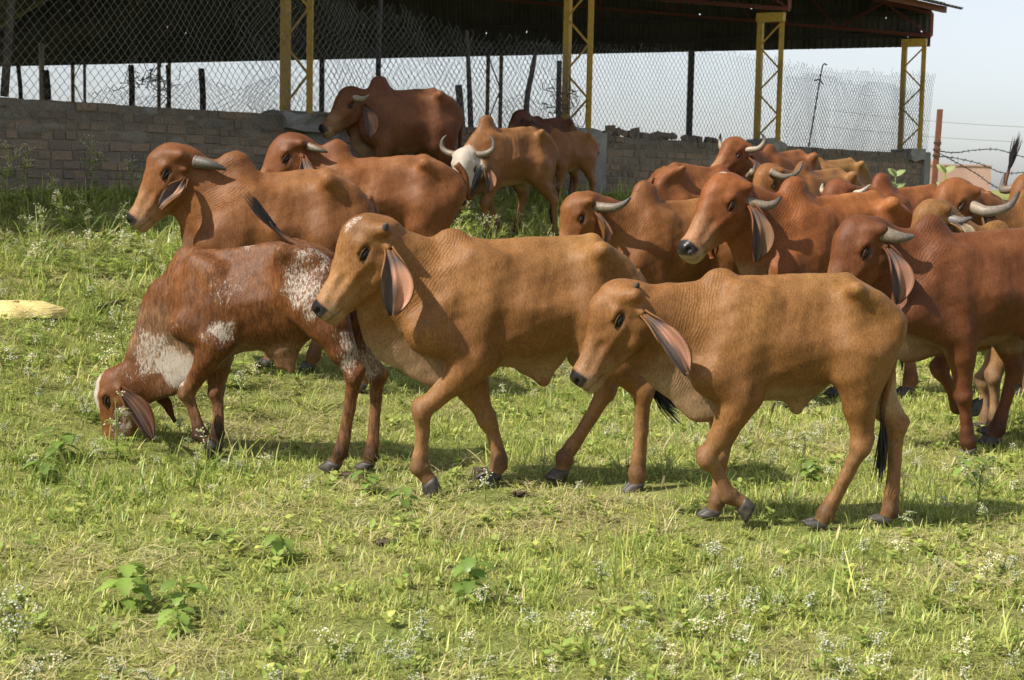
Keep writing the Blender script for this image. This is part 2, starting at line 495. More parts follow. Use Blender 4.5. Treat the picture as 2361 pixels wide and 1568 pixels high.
for nm, P0, dv, nv_ in (('roof_sheet', wp(A_START, EAVE_D, EAVE_Z), up_s, nrm(np.cross(W3, up_s))),):
    V_, F_ = corrugated(P0 + SOFF, W3, dv, nv_, A_END - A_START, lambda u_: nlen, lambda u_: 0.0)
    link(nm, mesh_from(nm, V_, F_, ROOFM), shed)
PR = wp(A_START, -RIDGE, EAVE_Z + SL * (RIDGE + EAVE_D))
V_, F_ = corrugated(PR + SOFF, W3, dn_s, nrm(np.cross(W3, dn_s)), A_END - A_START, lambda u_: nlen, lambda u_: 0.0, seg=4)
link('roof_sheet', mesh_from('roof_sheet', V_, F_, ROOFM), shed)
rooflim = lambda l_: EAVE_Z - .10 + SL * (EAVE_D + (l_ if l_ < RIDGE else 2 * RIDGE - l_))
PG = wp(COLS[3] + .30, .15, 0)
V_, F_ = corrugated(PG + SOFF, GDIR, Z3, W3, 34.0, lambda l_: rooflim(l_ - .15), lambda l_: 4.13 + .019 * l_, pitch=.13, amp=.02, holes=34)
link('gable_cladding', mesh_from('gable_cladding', V_, F_, SHEET), shed)
# gable girts seen as darker bands
for z0 in (.22, .62):
    mb = MB(); mb.bar(PG + SOFF - W3 * .06 + Z3 * (4.13 + z0), PG + SOFF - W3 * .06 + GDIR * 33 + Z3 * (4.13 + z0 + .019 * 33), .06, .07); link('girt', mb.mesh('girt', DARKIRON), shed)
# trusses over each column
for i, a in enumerate(list(COLS) + [COLS[0] - 5.1, COLS[0] - 10.2]):
    t = empty('truss', (0, 0, 0)); t.parent = shed
    lo0, hi0 = wp(a, .30, COLTOP + .04), wp(a, .30, COLTOP + .04 + .40)
    lo1 = lo0 + GDIR * 15.0 + Z3 * 15.0 * .12; hi1 = hi0 + GDIR * 15.0 + Z3 * 15.0 * (SL - .006)
    for nm, p, q, w_ in (('bottom_chord', lo0, lo1, .06), ('top_chord', hi0, hi1, .06), ('end_post', lo0, hi0, .055)):
        mb = MB(); mb.bar(p + SOFF, q + SOFF, w_); link(nm, mb.mesh(nm, REDP), t)
    for j in range(8):
        p = lerp(lo0, lo1, j / 8); q = lerp(hi0, hi1, (j + .5) / 8); r_ = lerp(lo0, lo1, (j + 1) / 8)
        mb = MB(); mb.bar(p + SOFF, q + SOFF, .03); mb.bar(q + SOFF, r_ + SOFF, .03); link('web', mb.mesh('web', REDP), t)
for l_ in (.28, 1.6, 3.0, 4.4):
    mb = MB(); z_ = EAVE_Z + SL * (EAVE_D - .55 + l_) - .10 + .10
    p = wp(A_START, EAVE_D - l_, EAVE_Z + SL * l_ - .095); q = wp(A_END - .15, EAVE_D - l_, EAVE_Z + SL * l_ - .095)
    mb.bar(p + SOFF, q + SOFF, .06, .11); link('purlin', mb.mesh('purlin', REDP), shed)
# columns in the shade under the gable, lattice ones in a yellow darkened for it
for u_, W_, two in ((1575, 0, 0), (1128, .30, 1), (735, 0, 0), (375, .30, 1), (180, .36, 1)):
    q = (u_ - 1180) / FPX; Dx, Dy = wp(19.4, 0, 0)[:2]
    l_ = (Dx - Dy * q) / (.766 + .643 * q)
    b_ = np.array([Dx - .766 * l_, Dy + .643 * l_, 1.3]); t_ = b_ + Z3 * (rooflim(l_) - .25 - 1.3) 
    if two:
        o = lattice('rear_column', b_ + SOFF, t_ + SOFF, (1, 0, 0), W_, metal('shaded_yellow_paint', (.16, .10, .02), (.06, .04, .02), .5), parent=empty('rear_column', (0, 0, 0)), lacing=.8, post=.09)
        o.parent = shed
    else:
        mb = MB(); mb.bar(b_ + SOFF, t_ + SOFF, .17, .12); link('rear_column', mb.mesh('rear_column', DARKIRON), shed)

# chain-link fence on the wall
def fence_top(a):
    return np.interp(a, [-9, 1.5, 2.6, 3.2, 4.2, 5.0, 6.7, 10, 13, 19], [4.7, 4.7, 4.35, 3.75, 3.5, 3.42, 3.36, 3.46, 3.52, 3.60])
def netting(a0, a1, z0f, z1f, w_, st, off, warp, rad=.0032, ragged=0.0, seed=1):
    rg = np.random.default_rng(seed)
    nw = int((a1 - a0) / w_); V = []; F = []; nv = 0
    ang = np.array([0, 2.094, 4.189])
    for j in range(nw):
        a = a0 + j * w_
        zt = z1f(a) + rg.uniform(-ragged, ragged) * .6
        m = np.arange(int((zt - z0f(a)) / st) + 1)
        if len(m) < 3: continue
        aa = a + ((-1.0) ** (m + j)) * w_ * .5; zz = z0f(a) + m * st
        da, dd, dz = warp(aa, zz)
        pa = aa + da; pz = zz + dz; pd = off + dd + ((-1.0) ** (m + j)) * .004
        P = np.stack([WALL0[0] + WDIR[0] * pa + WNRM[0] * pd, WALL0[1] + WDIR[1] * pa + WNRM[1] * pd, pz], 1)
        n = len(P)
        T = np.gradient(P, axis=0); T /= np.linalg.norm(T, axis=1)[:, None]
        s = np.cross(T, N3); s /= np.linalg.norm(s, axis=1)[:, None]
        R_ = P[:, None, :] + rad * (np.cos(ang)[None, :, None] * s[:, None, :] + np.sin(ang)[None, :, None] * N3[None, None, :])
        V.append(R_.reshape(-1, 3))
        i = np.arange(n - 1)[:, None] * 3
        for c in range(3):
            d = (c + 1) % 3
            F.append(np.concatenate([i + c, i + d, i + 3 + d, i + 3 + c], 1) + nv)
        nv += 3 * n
    return np.concatenate(V), np.concatenate(F)
fence = empty('chain_link_fence', wp(9, 0, 2.2))
fence['label'] = 'sagging chain-link fence of grey wire on top of the brick wall'; fence['category'] = 'fence'
FO = -wp(9, 0, 2.2)
wtop = lambda a: 2.20 - .0022 * max(a, 0)
wtop2 = lambda a: 2.02
def warp1(aa, zz):
    k_ = np.clip((zz - 2.2) / 1.5, 0, 1.6)
    m_ = np.exp(-((aa - 4.5) / 2.2) ** 2)
    da = k_ * (.05 * np.sin(aa * 1.7) + .02 * np.sin(aa * 6 + zz * 3)) + m_ * (.10 * np.sin(zz * 2.4 + aa * 1.3) + .03 * np.sin(zz * 9 + aa * 7))
    dd = .05 * np.sin(aa * 1.1) * k_ + .08 * np.sin(zz * 2 + aa) * k_ * .5
    dz = -.05 * np.sin(aa * .9 + .4) * k_ - m_ * .10 * np.sin(aa * 2.1) * k_
    return da, dd, dz
V_, F_ = netting(-8.4, 19.1, wtop2, fence_top, .046, .055, .135, warp1, ragged=.09)
o = link('wire_netting', mesh_from('wire_netting', V_ + FO, F_, WIRE, False), fence); o['kind'] = 'stuff'
def warp2(aa, zz):
    k_ = (zz - 2.2)
    return k_ * (-.22 + .1 * np.sin(aa * 2.1)), .10 + .05 * np.sin(aa * 3 + zz), -.12 * np.sin(aa * 1.3) * np.clip(k_, 0, 1) + .05 * np.sin(aa * 5)
V_, F_ = netting(2.9, 8.6, wtop, lambda a: np.interp(a, [2.9, 3.6, 5, 7, 8.6], [4.4, 4.1, 3.45, 3.28, 3.2]), .046, .055, .05, warp2, ragged=.12, seed=4)
o = link('wire_netting', mesh_from('wire_netting', V_ + FO, F_, WIRE, False), fence); o['kind'] = 'stuff'
V_, F_ = netting(14.0, 19.0, wtop, lambda a: 3.38 + .02 * math.sin(a * 3), .046, .055, .06, lambda aa, zz: (.04 * np.sin(aa * 2) * (zz - 2.2), .03 * np.sin(aa * 4), .02 * np.sin(aa * 3)), ragged=.03, seed=6)
o = link('wire_netting', mesh_from('wire_netting', V_ + FO, F_, WIRE, False), fence); o['kind'] = 'stuff'
def fpost(name, pts, r_, mat, sides=8):
    V_, F_ = tube(np.array(pts), r_, sides); link(name, mesh_from(name, V_ + FO, F_, mat), fence)
def atw(u, v, dep=0.0):
    """picture point on the fence plane"""
    r_ = ray(u, v); o_ = wp(0, .05 - dep, 0); t_ = ((o_ - CAMP) @ N3) / (r_ @ N3)
    return CAMP + r_ * t_
fpost('post', spline([atw(10, 222), atw(18, 110), atw(30, -60), atw(38, -180)], 8), .040, WOOD)
fpost('post', spline([atw(872, 175), atw(874, 80), atw(878, -20), atw(880, -60)], 6), .030, DARKIRON, 4)
fpost('post', spline([atw(1086, 300), atw(1083, 220), atw(1080, 150), atw(1076, 70)], 8), [.035, .033, .034, .03, .03, .026, .025, .02], WOOD)
fpost('post', spline([atw(1212, 290), atw(1216, 220), atw(1228, 160), atw(1234, 122)], 8), [.04, .038, .036, .035, .033, .033, .03, .02], WOOD)
fpost('post', spline([atw(1287, 290), atw(1288, 220), atw(1290, 140)], 5), .034, WOOD, 4)
fpost('post', spline([atw(1066, 305), atw(1062, 250), atw(1057, 196)], 5), .045, WOOD, 5)
fpost('rod', spline([atw(1863, 348), atw(1878, 260), atw(1893, 170), atw(1899, 148), atw(1906, 150)], 12), .012, DARKIRON, 5)
fpost('rod', spline([atw(1878, 186), atw(1888, 184), atw(1898, 194)], 5), .012, DARKIRON, 5)
# dead creeper caught in the netting
mb = MB()
for i in range(46):
    p = atw(1300 + rgb.normal(0, 14), 235 + rgb.normal(0, 22)); d_ = rgb.normal(0, .11, (3, 3)); mb.tube(spline([p, p + d_[0], p + d_[0] + d_[1] * .8], 5), .005, 3, False)
for i in range(40):
    p = atw(345 + rgb.normal(0, 26), 190 + rgb.normal(0, 10)); d_ = rgb.normal(0, .08, (3, 3)); mb.tube(spline([p, p + d_[0], p + d_[0] + d_[1] * .8], 5), .004, 3, False)
mb.v = [v + FO for v in mb.v]
o = link('dead_creeper', mb.mesh('dead_creeper', WOOD), fence); o['kind'] = 'stuff'

# old fence beyond the shed
old = empty('old_netting_fence', (-8, 40, 1.4)); OO = -np.array([-8, 40, 1.4])
old['label'] = 'collapsed netting on dark wooden stubs beyond the shed'; old['category'] = 'fence'
OY = 30.0
for (u0, v0, u1, v1, w_) in ((46, 235, 42, 152, 10), (108, 235, 105, 162, 16), (300, 252, 302, 150, 14), (465, 265, 464, 158, 15), (385, 255, 386, 150, 9)):
    p, q = at(u0, v0 + 40, OY), at(u1, v1, OY)
    V_, F_ = tube(spline([p, lerp(p, q, .5) + np.array([.03, 0, 0]), q], 6), w_ / 2 / FPX * OY, 6); link('stub', mesh_from('stub', V_ + OO, F_, WOOD), old)
mb = MB()
topn = lambda u_: np.interp(u_, [210, 260, 330, 390, 430, 464, 490, 540, 590, 640], [215, 195, 222, 200, 190, 160, 188, 202, 190, 170])
for j, u_ in enumerate(np.arange(210, 645, 7.5)):
    vs = np.arange(topn(u_), 285, 7.0)
    pts = [at(u_ + (3.4 if (i + j) % 2 else -3.4) + 4 * math.sin(v_ * .05 + u_ * .03), v_ + 3 * math.sin(u_ * .06), OY + .1 * math.sin(u_ * .1)) for i, v_ in enumerate(vs)]
    if len(pts) > 2: mb.tube(pts, .006, 3, False)
for j, u_ in enumerate(np.arange(1150, 1300, 8)):
    vs = np.arange(np.interp(u_, [1150, 1200, 1230, 1300], [235, 215, 230, 250]), 300, 7.0)
    pts = [at(u_ + (3.6 if (i + j) % 2 else -3.6) + 4 * math.sin(v_ * .05 + u_ * .03), v_, OY) for i, v_ in enumerate(vs)]
    if len(pts) > 2: mb.tube(pts, .006, 3, False)
mb.v = [v + OO for v in mb.v]
o = link('netting', mb.mesh('netting', DARKIRON), old); o['kind'] = 'stuff'
pp = at(97, 225, 34); V_, F_ = tube([pp - Z3 * 1.0, at(96, 152, 34), at(95, 100, 34)], .06, 8)
o = link('pale_pole', mesh_from('pale_pole', V_ - pp, F_, masonry('pale_plaster', (.55, .5, .4), (.62, .57, .46), (.66, .6, .5), obj_rand=False)), None, pp); tag(o, 'pale thin pole standing beyond the shed at far left', 'pole')

# right: rusty fence post, barbed wire, power lines, far building
PD = 24.0
post = empty('fence_post', at(2150, 450, PD)); po = -at(2150, 450, PD)
mb = MB(); p, q = at(2148, 520, PD), at(2169, 252, PD)
ax = nrm(q - p); mb.box((p + q) / 2 + po, (ax, nrm(np.cross(ax, (0, 1, 0))), nrm(np.cross(ax, (1, 0, 0)))), (np.linalg.norm(q - p) / 2, .036, .004))
mb.box((p + q) / 2 + po + np.array([-.033, .036, 0]), (ax, nrm(np.cross(ax, (0, 1, 0))), nrm(np.cross(ax, (1, 0, 0)))), (np.linalg.norm(q - p) / 2, .004, .036))
link('angle_iron', mb.mesh('angle_iron', RUST), post)
for v_ in (330, 346, 360):
    c = at(2150 + (405 - v_) * .1 + 5, v_, PD); th_ = np.linspace(0, 4 * np.pi, 26)
    V_, F_ = tube(np.stack([c[0] + .055 * np.cos(th_), c[1] + .02 + .055 * np.sin(th_), c[2] + .02 * np.sin(th_ * .7)], 1), .006, 4); link('tie_wire', mesh_from('tie_wire', V_ + po, F_, DARKIRON), post)
tag(post, 'leaning rusty angle-iron fence post in front of the pink building', 'post')
for pts, lb in (([(2157, 347), (2200, 352), (2250, 346), (2300, 345), (2361, 362), (2420, 366)], 'upper barbed wire strand running right from the rusty post'),
                ([(2157, 360), (2200, 364), (2260, 378), (2310, 398), (2361, 398), (2420, 396)], 'lower barbed wire strand running right from the rusty post'),
                ([(2160, 350), (2200, 372), (2250, 400), (2290, 428), (2330, 445)], 'slack barbed wire hanging down from the rusty post')):
    P_ = spline([at(u_, v_, PD + .1 + i * .15) for i, (u_, v_) in enumerate(pts)], 40)
    o0 = P_[0]; w_ = empty('barbed_wire', o0); mb = MB(); mb.tube(P_ - o0, .0065, 4); link('strand', mb.mesh('strand', DARKIRON), w_)
    for i in range(1, 39, 2):
        mb = MB(); c = P_[i] - o0
        for q in range(2): 
            d_ = rgb.normal(0, 1, 3); d_ = nrm(d_) * .032; mb.bar(c - d_, c + d_, .006)
        link('barb', mb.mesh('barb', DARKIRON), w_)
    tag(w_, lb, 'barbed wire')
for (u0, v0, u1, v1), lb in (((1900, 252, 2700, 300), 'upper thin power line crossing the sky at far right'), ((1900, 290, 2700, 332), 'lower thin power line crossing the sky at far right')):
    p, q = at(u0, v0, 90), at(u1, v1, 70); P_ = np.array([lerp(p, q, t_) - Z3 * 1.2 * t_ * (1 - t_) for t_ in np.linspace(0, 1, 24)])
    V_, F_ = tube(P_ - p, .013, 4); o = link('power_line', mesh_from('power_line', V_, F_, WIRE), None, p); tag(o, lb, 'power line')
bd = empty('house', at(2210, 470, 150)); B0 = at(2138, 381, 150); B1 = at(2286, 381, 150); bo = -at(2210, 470, 150)
PINK = masonry('pink_plaster', (.42, .27, .22), (.48, .32, .26), (.52, .36, .29), obj_rand=False, sc=.5)
wdt = B1[0] - B0[0]; hgt = B0[2] - (-1.0); cx = (B0[0] + B1[0]) / 2
mb = MB(); mb.box(np.array([cx, 153.2, B0[2] - hgt / 2]) + bo, ((1, 0, 0), (0, 1, 0), (0, 0, 1)), (wdt / 2, 3.2, hgt / 2)); link('wall', mb.mesh('wall', PINK), bd)
for (x0_, x1_, t_) in ((cx - wdt / 2 - .05, cx + wdt / 2 + .05, .12),):
    mb = MB(); mb.box(np.array([cx, 153.2, B0[2] + .07]) + bo, ((1, 0, 0), (0, 1, 0), (0, 0, 1)), (wdt / 2 + .08, 3.3, .07)); link('parapet', mb.mesh('parapet', PINK), bd)
mb = MB(); mb.box(at(2240, 440, 149.6) + bo, ((1, 0, 0), (0, 1, 0), (0, 0, 1)), (1.0, .35, .07)); link('window_shade', mb.mesh('window_shade', PINK), bd)
mb = MB(); mb.box(at(2240, 450, 149.99) + bo, ((1, 0, 0), (0, 1, 0), (0, 0, 1)), (.8, .04, .35)); link('window', mb.mesh('window', DARKIRON), bd)
mb = MB(); mb.box(at(2150, 377, 151.5) + bo, ((1, 0, 0), (0, 1, 0), (0, 0, 1)), (.5, .5, .25)); link('stair_head', mb.mesh('stair_head', PINK), bd)
tag(bd, 'pink flat-roofed house far off at the right', 'house')
# ------------------------------------------------------------------ plants
def leaf_mat(name, trans=.40):
    m, nt, b = new_mat(name); L = nt.links
    nt.nodes.remove(b)
    col = nd(nt, 'ShaderNodeAttribute', attribute_name='Col'); oi = nd(nt, 'ShaderNodeObjectInfo')
    r0 = ramp(nt, [(0, (.75, .80, .72)), (.5, (1.0, 1.0, 1.0)), (1, (1.28, 1.2, 1.15))]); L.new(oi.outputs['Random'], r0.inputs[0])
    c = mixc(nt, 1.0, col.outputs['Color'], r0.outputs[0], 'MULTIPLY')
    df = nd(nt, 'ShaderNodeBsdfDiffuse'); L.new(c, df.inputs['Color'])
    gl = nd(nt, 'ShaderNodeBsdfGlossy'); gl.inputs['Roughness'].default_value = .45; gl.inputs['Color'].default_value = (.9, .9, .85, 1)
    tr = nd(nt, 'ShaderNodeBsdfTranslucent'); L.new(c, tr.inputs['Color'])
    mx = nd(nt, 'ShaderNodeMixShader'); mx.inputs[0].default_value = trans
    L.new(df.outputs[0], mx.inputs[1]); L.new(tr.outputs[0], mx.inputs[2])
    m2 = nd(nt, 'ShaderNodeMixShader'); m2.inputs[0].default_value = .035
    L.new(mx.outputs[0], m2.inputs[1]); L.new(gl.outputs[0], m2.inputs[2])
    L.new(m2.outputs[0], nt.nodes['Material Output'].inputs['Surface'])
    return m
LEAF = leaf_mat('leaf')
class CM(MB):
    """coloured plant mesh"""
    def __init__(s): super().__init__(); s.c = []
    def addc(s, V, F, col):
        s.add(V, F); s.c.append(np.tile(arr(col), (len(V), 1)) if np.ndim(col) == 1 else arr(col))
    def mesh(s, name, mat=None, smooth=True):
        me = mesh_from(name, np.concatenate(s.v), s.f, mat or LEAF, smooth); set_attr(me, 'Col', np.concatenate(s.c)); return me
    def blade(s, base, d, ln, w, droop, col, seg=4):
        d = nrm(d); sd = nrm(np.cross(d, (0, 0, 1)) + 1e-6); V = []
        p = arr(base); tip = arr(col) * 1.15
        cs = []
        for i in range(seg + 1):
            t = i / seg; ww = w * (1 - t ** 1.8) * .5 + .0004
            V += [p - sd * ww, p + sd * ww]; cs += [lerp(arr(col) * .8, tip, t)] * 2
            d = nrm(d + arr((0, 0, -droop / seg)) ); p = p + d * ln / seg
        s.addc(V, [(2 * i, 2 * i + 1, 2 * i + 3, 2 * i + 2) for i in range(seg)], arr(cs))
    def leaf(s, base, d, nv, ln, w, col, seg=6, fold=.25, notch=0.0, curl=.3):
        d = nrm(d); nv = nrm(arr(nv) - d * (arr(nv) @ d)); sd = np.cross(d, nv); V = []; cs = []
        p = arr(base)
        for i in range(seg + 1):
            t = i / seg; ww = w * (math.sin(math.pi * min(1, t * .92 + .06)) ** .75) * (1 - .35 * t) * (1 + notch * (1 if i % 2 else -1))
            if i == seg: ww = .001
            V += [p - sd * ww + nv * ww * fold, p, p + sd * ww + nv * ww * fold]; cs += [arr(col), arr(col) * 1.12, arr(col) * .95]
            d2 = nrm(d - nv * curl * (t + .2) / seg * 2); p = p + d2 * ln / seg; d = d2; nv = nrm(nv - d * (nv @ d))
        F = []
        for i in range(seg): F += [(3 * i, 3 * i + 1, 3 * i + 4, 3 * i + 3), (3 * i + 1, 3 * i + 2, 3 * i + 5, 3 * i + 4)]
        s.addc(V, F, arr(cs))
    def stem(s, pts, r0, r1, col, sides=4):
        pts = arr(pts); V, F = tube(pts, np.linspace(r0, r1, len(pts)), sides, False); s.addc(V, F, col)
    def blob(s, c, r, col):
        V = [c + r * arr(q) for q in ((1, 0, 0), (-1, 0, 0), (0, 1, 0), (0, -1, 0), (0, 0, .8), (0, 0, -.6))]
        s.addc(V, [(0, 2, 4), (2, 1, 4), (1, 3, 4), (3, 0, 4), (2, 0, 5), (1, 2, 5), (3, 1, 5), (0, 3, 5)], col)
vg = np.random.default_rng(11)
LIME = arr((.50, .55, .145)); LUSH = arr((.28, .38, .085)); STRAW = arr((.62, .55, .31)); OLIVE = arr((.47, .47, .16)); FLOW = arr((.88, .87, .74))
def pick(ps, cs):
    return cs[vg.choice(len(cs), p=ps)] * vg.uniform(.8, 1.2)
def grass_clump(n, hmin, hmax, spread, ps, cs, w=.0042, up=1.0, droop=.9):
    c = CM()
    for i in range(n):
        a = vg.uniform(0, 2 * math.pi); r = spread * math.sqrt(vg.uniform(0, 1)); h = vg.uniform(hmin, hmax)
        a2 = a + vg.normal(0, .9); tilt = abs(vg.normal(.85, .5)) / up
        c.blade((r * math.cos(a), r * math.sin(a), -.005), (math.cos(a2) * tilt, math.sin(a2) * tilt, 1), h * 1.3, w * vg.uniform(.6, 1.3), droop * vg.uniform(.3, 1.6), pick(ps, cs), 3)
    return c.mesh('grass_clump')
def straw_mat(n, spread):
    c = CM()
    for i in range(n):
        a = vg.uniform(0, 2 * math.pi); r = spread * math.sqrt(vg.uniform(0, 1)); a2 = vg.uniform(0, 6.28)
        c.blade((r * math.cos(a), r * math.sin(a), vg.uniform(.004, .03)), (math.cos(a2), math.sin(a2), vg.normal(.12, .22)), vg.uniform(.04, .10), vg.uniform(.003, .006), .15, pick([.65, .35], [STRAW, OLIVE]), 2)
    return c.mesh('straw_clump')
def herb(n, ln):
    c = CM()
    for i in range(n):
        a = i * 2.4 + vg.normal(0, .3); z = vg.uniform(.01, .05); t = vg.uniform(.25, .9)
        d = (math.cos(a), math.sin(a), t); c.leaf((0, 0, z), d, (-math.cos(a) * t, -math.sin(a) * t, 1), ln * vg.uniform(.7, 1.2), ln * .33, pick([.6, .4], [LIME * .8, LUSH]), 4)
    return c.mesh('herb_clump')
def feather_leaf(c, base, d, nv, ln, col):
    d = nrm(d); nv = nrm(arr(nv) - d * (arr(nv) @ d)); sd = np.cross(d, nv); p = arr(base); n = 6
    for i in range(n + 1):
        t = i / n
        if i > 0:
            lw = ln * .42 * math.sin(math.pi * (t * .8 + .15))
            for s_ in (-1, 1):
                dd = nrm(d * .8 + sd * s_ * .9 + nv * .1); c.blade(p, dd, lw, ln * .10, .25, col * vg.uniform(.85, 1.15), 2)
        p2 = p + d * ln / n
        c.blade(p, d, ln / n * 1.1, ln * .05, .0, col, 1); p = p2; d = nrm(d + arr((0, 0, -.10)))
def weed(h, flowers=True, leafn=9, bushy=5, fl_r=.0045):
    """feathery weed with tiny white flower heads"""
    c = CM(); col = LUSH * 1.15
    top = arr((vg.normal(0, .06) * h, vg.normal(0, .06) * h, h)); mid = top * .5 + vg.normal(0, .03, 3) * h
    ax = spline([arr((0, 0, -.02)), mid, top], 10); c.stem(ax, .006 * (.5 + h), .002, LIME * .8)
    for i in range(leafn):
        t = vg.uniform(.08, .8); b = ax[int(t * 9)]; a = i * 2.4 + vg.normal(0, .3)
        d = (math.cos(a), math.sin(a), vg.uniform(.2, .8)); feather_leaf(c, b, d, (-math.cos(a) * .4, -math.sin(a) * .4, 1), h * .38 * (1.1 - t * .6), col * vg.uniform(.8, 1.25))
    for i in range(bushy):
        t = vg.uniform(.45, 1.0); b = ax[min(9, int(t * 9))]; a = i * 2.4 + vg.normal(0, .4)
        e = b + arr((math.cos(a) * .6, math.sin(a) * .6, 1.0)) * h * vg.uniform(.14, .3); c.stem(spline([b, lerp(b, e, .5) + arr((0, 0, .01)), e], 4), .0025, .0012, LIME * .9, 3)
        if flowers:
            for j in range(vg.integers(4, 9)):
                f = e + vg.normal(0, .065, 3) * (h * .5 + .12) * arr((1, 1, .55)); c.stem([e - (e - b) * .2, f], .0010, .0008, LIME, 3); c.blob(f, fl_r * vg.uniform(.7, 1.3), FLOW * vg.uniform(.85, 1.1))
        else:
            feather_leaf(c, e, (math.cos(a), math.sin(a), .6), (0, 0, 1), h * .2, col)
    return c.mesh('weed')
def broad(h, nl, size):
    c = CM(); col = arr((.20, .30, .065))
    ax = spline([arr((0, 0, -.02)), arr((.01, .01, h * .5)), arr((.0, .02, h))], 8); c.stem(ax, .004, .002, LIME * .8)
    for i in range(nl):
        t = .25 + .75 * i / nl; b = ax[min(7, int(t * 7.9))]; a = i * 2.3 + vg.normal(0, .3)
        d = arr((math.cos(a), math.sin(a), vg.uniform(.2, .8))); st = b + d * size * .28; c.stem([b, st], .0015, .0012, LIME * .8, 3)
        c.leaf(st, (math.cos(a), math.sin(a), vg.uniform(-.5, .1)), (math.cos(a) * .5, math.sin(a) * .5, 1), size * vg.uniform(.7, 1.15), size * .40, col * vg.uniform(.75, 1.2), 8, .18, .2, .6)
    return c.mesh('broadleaf')
pcol = bpy.data.collections.new('plant_sources')
def protos(name, meshes):
    col = bpy.data.collections.new(name)
    for i, me in enumerate(meshes):
        o = bpy.data.objects.new('%s_%02d' % (name, i), me); col.objects.link(o)
    return col
def scatter(name, col, P, rotz, scl, idx, tilt=.12, label=None, cat=None):
    me = bpy.data.meshes.new(name); n = len(P)
    me.vertices.add(n); me.vertices.foreach_set('co', np.asarray(P, np.float32).ravel())
    a = me.attributes.new('rot', 'FLOAT_VECTOR', 'POINT'); rv = np.stack([vg.normal(0, tilt, n), vg.normal(0, tilt, n), rotz], 1).astype(np.float32); a.data.foreach_set('vector', rv.ravel())
    a = me.attributes.new('scl', 'FLOAT', 'POINT'); a.data.foreach_set('value', np.asarray(scl, np.float32))
    a = me.attributes.new('idx', 'INT', 'POINT'); a.data.foreach_set('value', np.asarray(idx, np.int32))
    o = link(name, me)
    ng = bpy.data.node_groups.new(name + '_nodes', 'GeometryNodeTree')
    ng.interface.new_socket('Geometry', in_out='INPUT', socket_type='NodeSocketGeometry'); ng.interface.new_socket('Geometry', in_out='OUTPUT', socket_type='NodeSocketGeometry')
    gi = ng.nodes.new('NodeGroupInput'); go = ng.nodes.new('NodeGroupOutput')
    ci = ng.nodes.new('GeometryNodeCollectionInfo'); ci.inputs['Collection'].default_value = col; ci.inputs['Separate Children'].default_value = True; ci.inputs['Reset Children'].default_value = True
    ip = ng.nodes.new('GeometryNodeInstanceOnPoints'); ip.inputs['Pick Instance'].default_value = True
    def na(nm, typ):
        q = ng.nodes.new('GeometryNodeInputNamedAttribute'); q.data_type = typ; q.inputs['Name'].default_value = nm
        return [s for s in q.outputs if s.enabled and s.name == 'Attribute'][0]
    e2r = ng.nodes.new('FunctionNodeEulerToRotation')
    L = ng.links
    L.new(gi.outputs[0], ip.inputs['Points']); L.new(ci.outputs[0], ip.inputs['Instance'])
    L.new(na('rot', 'FLOAT_VECTOR'), e2r.inputs[0]); L.new(e2r.outputs[0], ip.inputs['Rotation'])
    L.new(na('scl', 'FLOAT'), ip.inputs['Scale']); L.new(na('idx', 'INT'), ip.inputs['Instance Index'])
    L.new(ip.outputs[0], go.inputs[0])
    m = o.modifiers.new('scatter', 'NODES'); m.node_group = ng
    tag(o, label, cat, kind='stuff')
    return o
def field(density, y0, y1, margin=1.6, dmin=-9, dmax=99, seed=0):
    """random ground points in front of the camera and a step to each side"""
    rg = np.random.default_rng(seed)
    xm = y1 * .33 + margin; n = int(density * 2 * xm * (y1 - y0))
    x = rg.uniform(-xm, xm, n); y = rg.uniform(y0, y1, n)
    d = wall_dist(x, y)
    ok = (np.abs(x) < y * .33 + margin) & (d > max(dmin, .25)) & (d < dmax)
    return x[ok], y[ok], d[ok]
def patch(x, y, f, ph=0.0):
    return .5 + .25 * (np.sin(x * f + 1.7 * np.sin(y * f * .7 + ph)) + np.sin(y * f * 1.3 + 1.3 * np.sin(x * f * .9 - ph)))
G_SHORT = [grass_clump(20, .018, .048, .08, [.60, .26, .14], [LIME, OLIVE, STRAW]) for _ in range(5)]
G_GREEN = [grass_clump(18, .028, .062, .065, [.55, .35, .10], [LIME, LUSH, STRAW], w=.0052) for _ in range(4)]
G_TALL = [grass_clump(20, .09, .20, .06, [.3, .6, .1], [LIME, LUSH, STRAW], w=.0065, up=1.3) for _ in range(3)]
G_STRAW = [straw_mat(22, .09) for _ in range(3)]
G_HERB = [herb(7, .045) for _ in range(3)]
gcol = protos('grass_source', G_SHORT + G_GREEN + G_TALL + G_STRAW + G_HERB)       # 0-4 short, 5-8 green, 9-11 tall, 12-14 straw, 15-17 herb
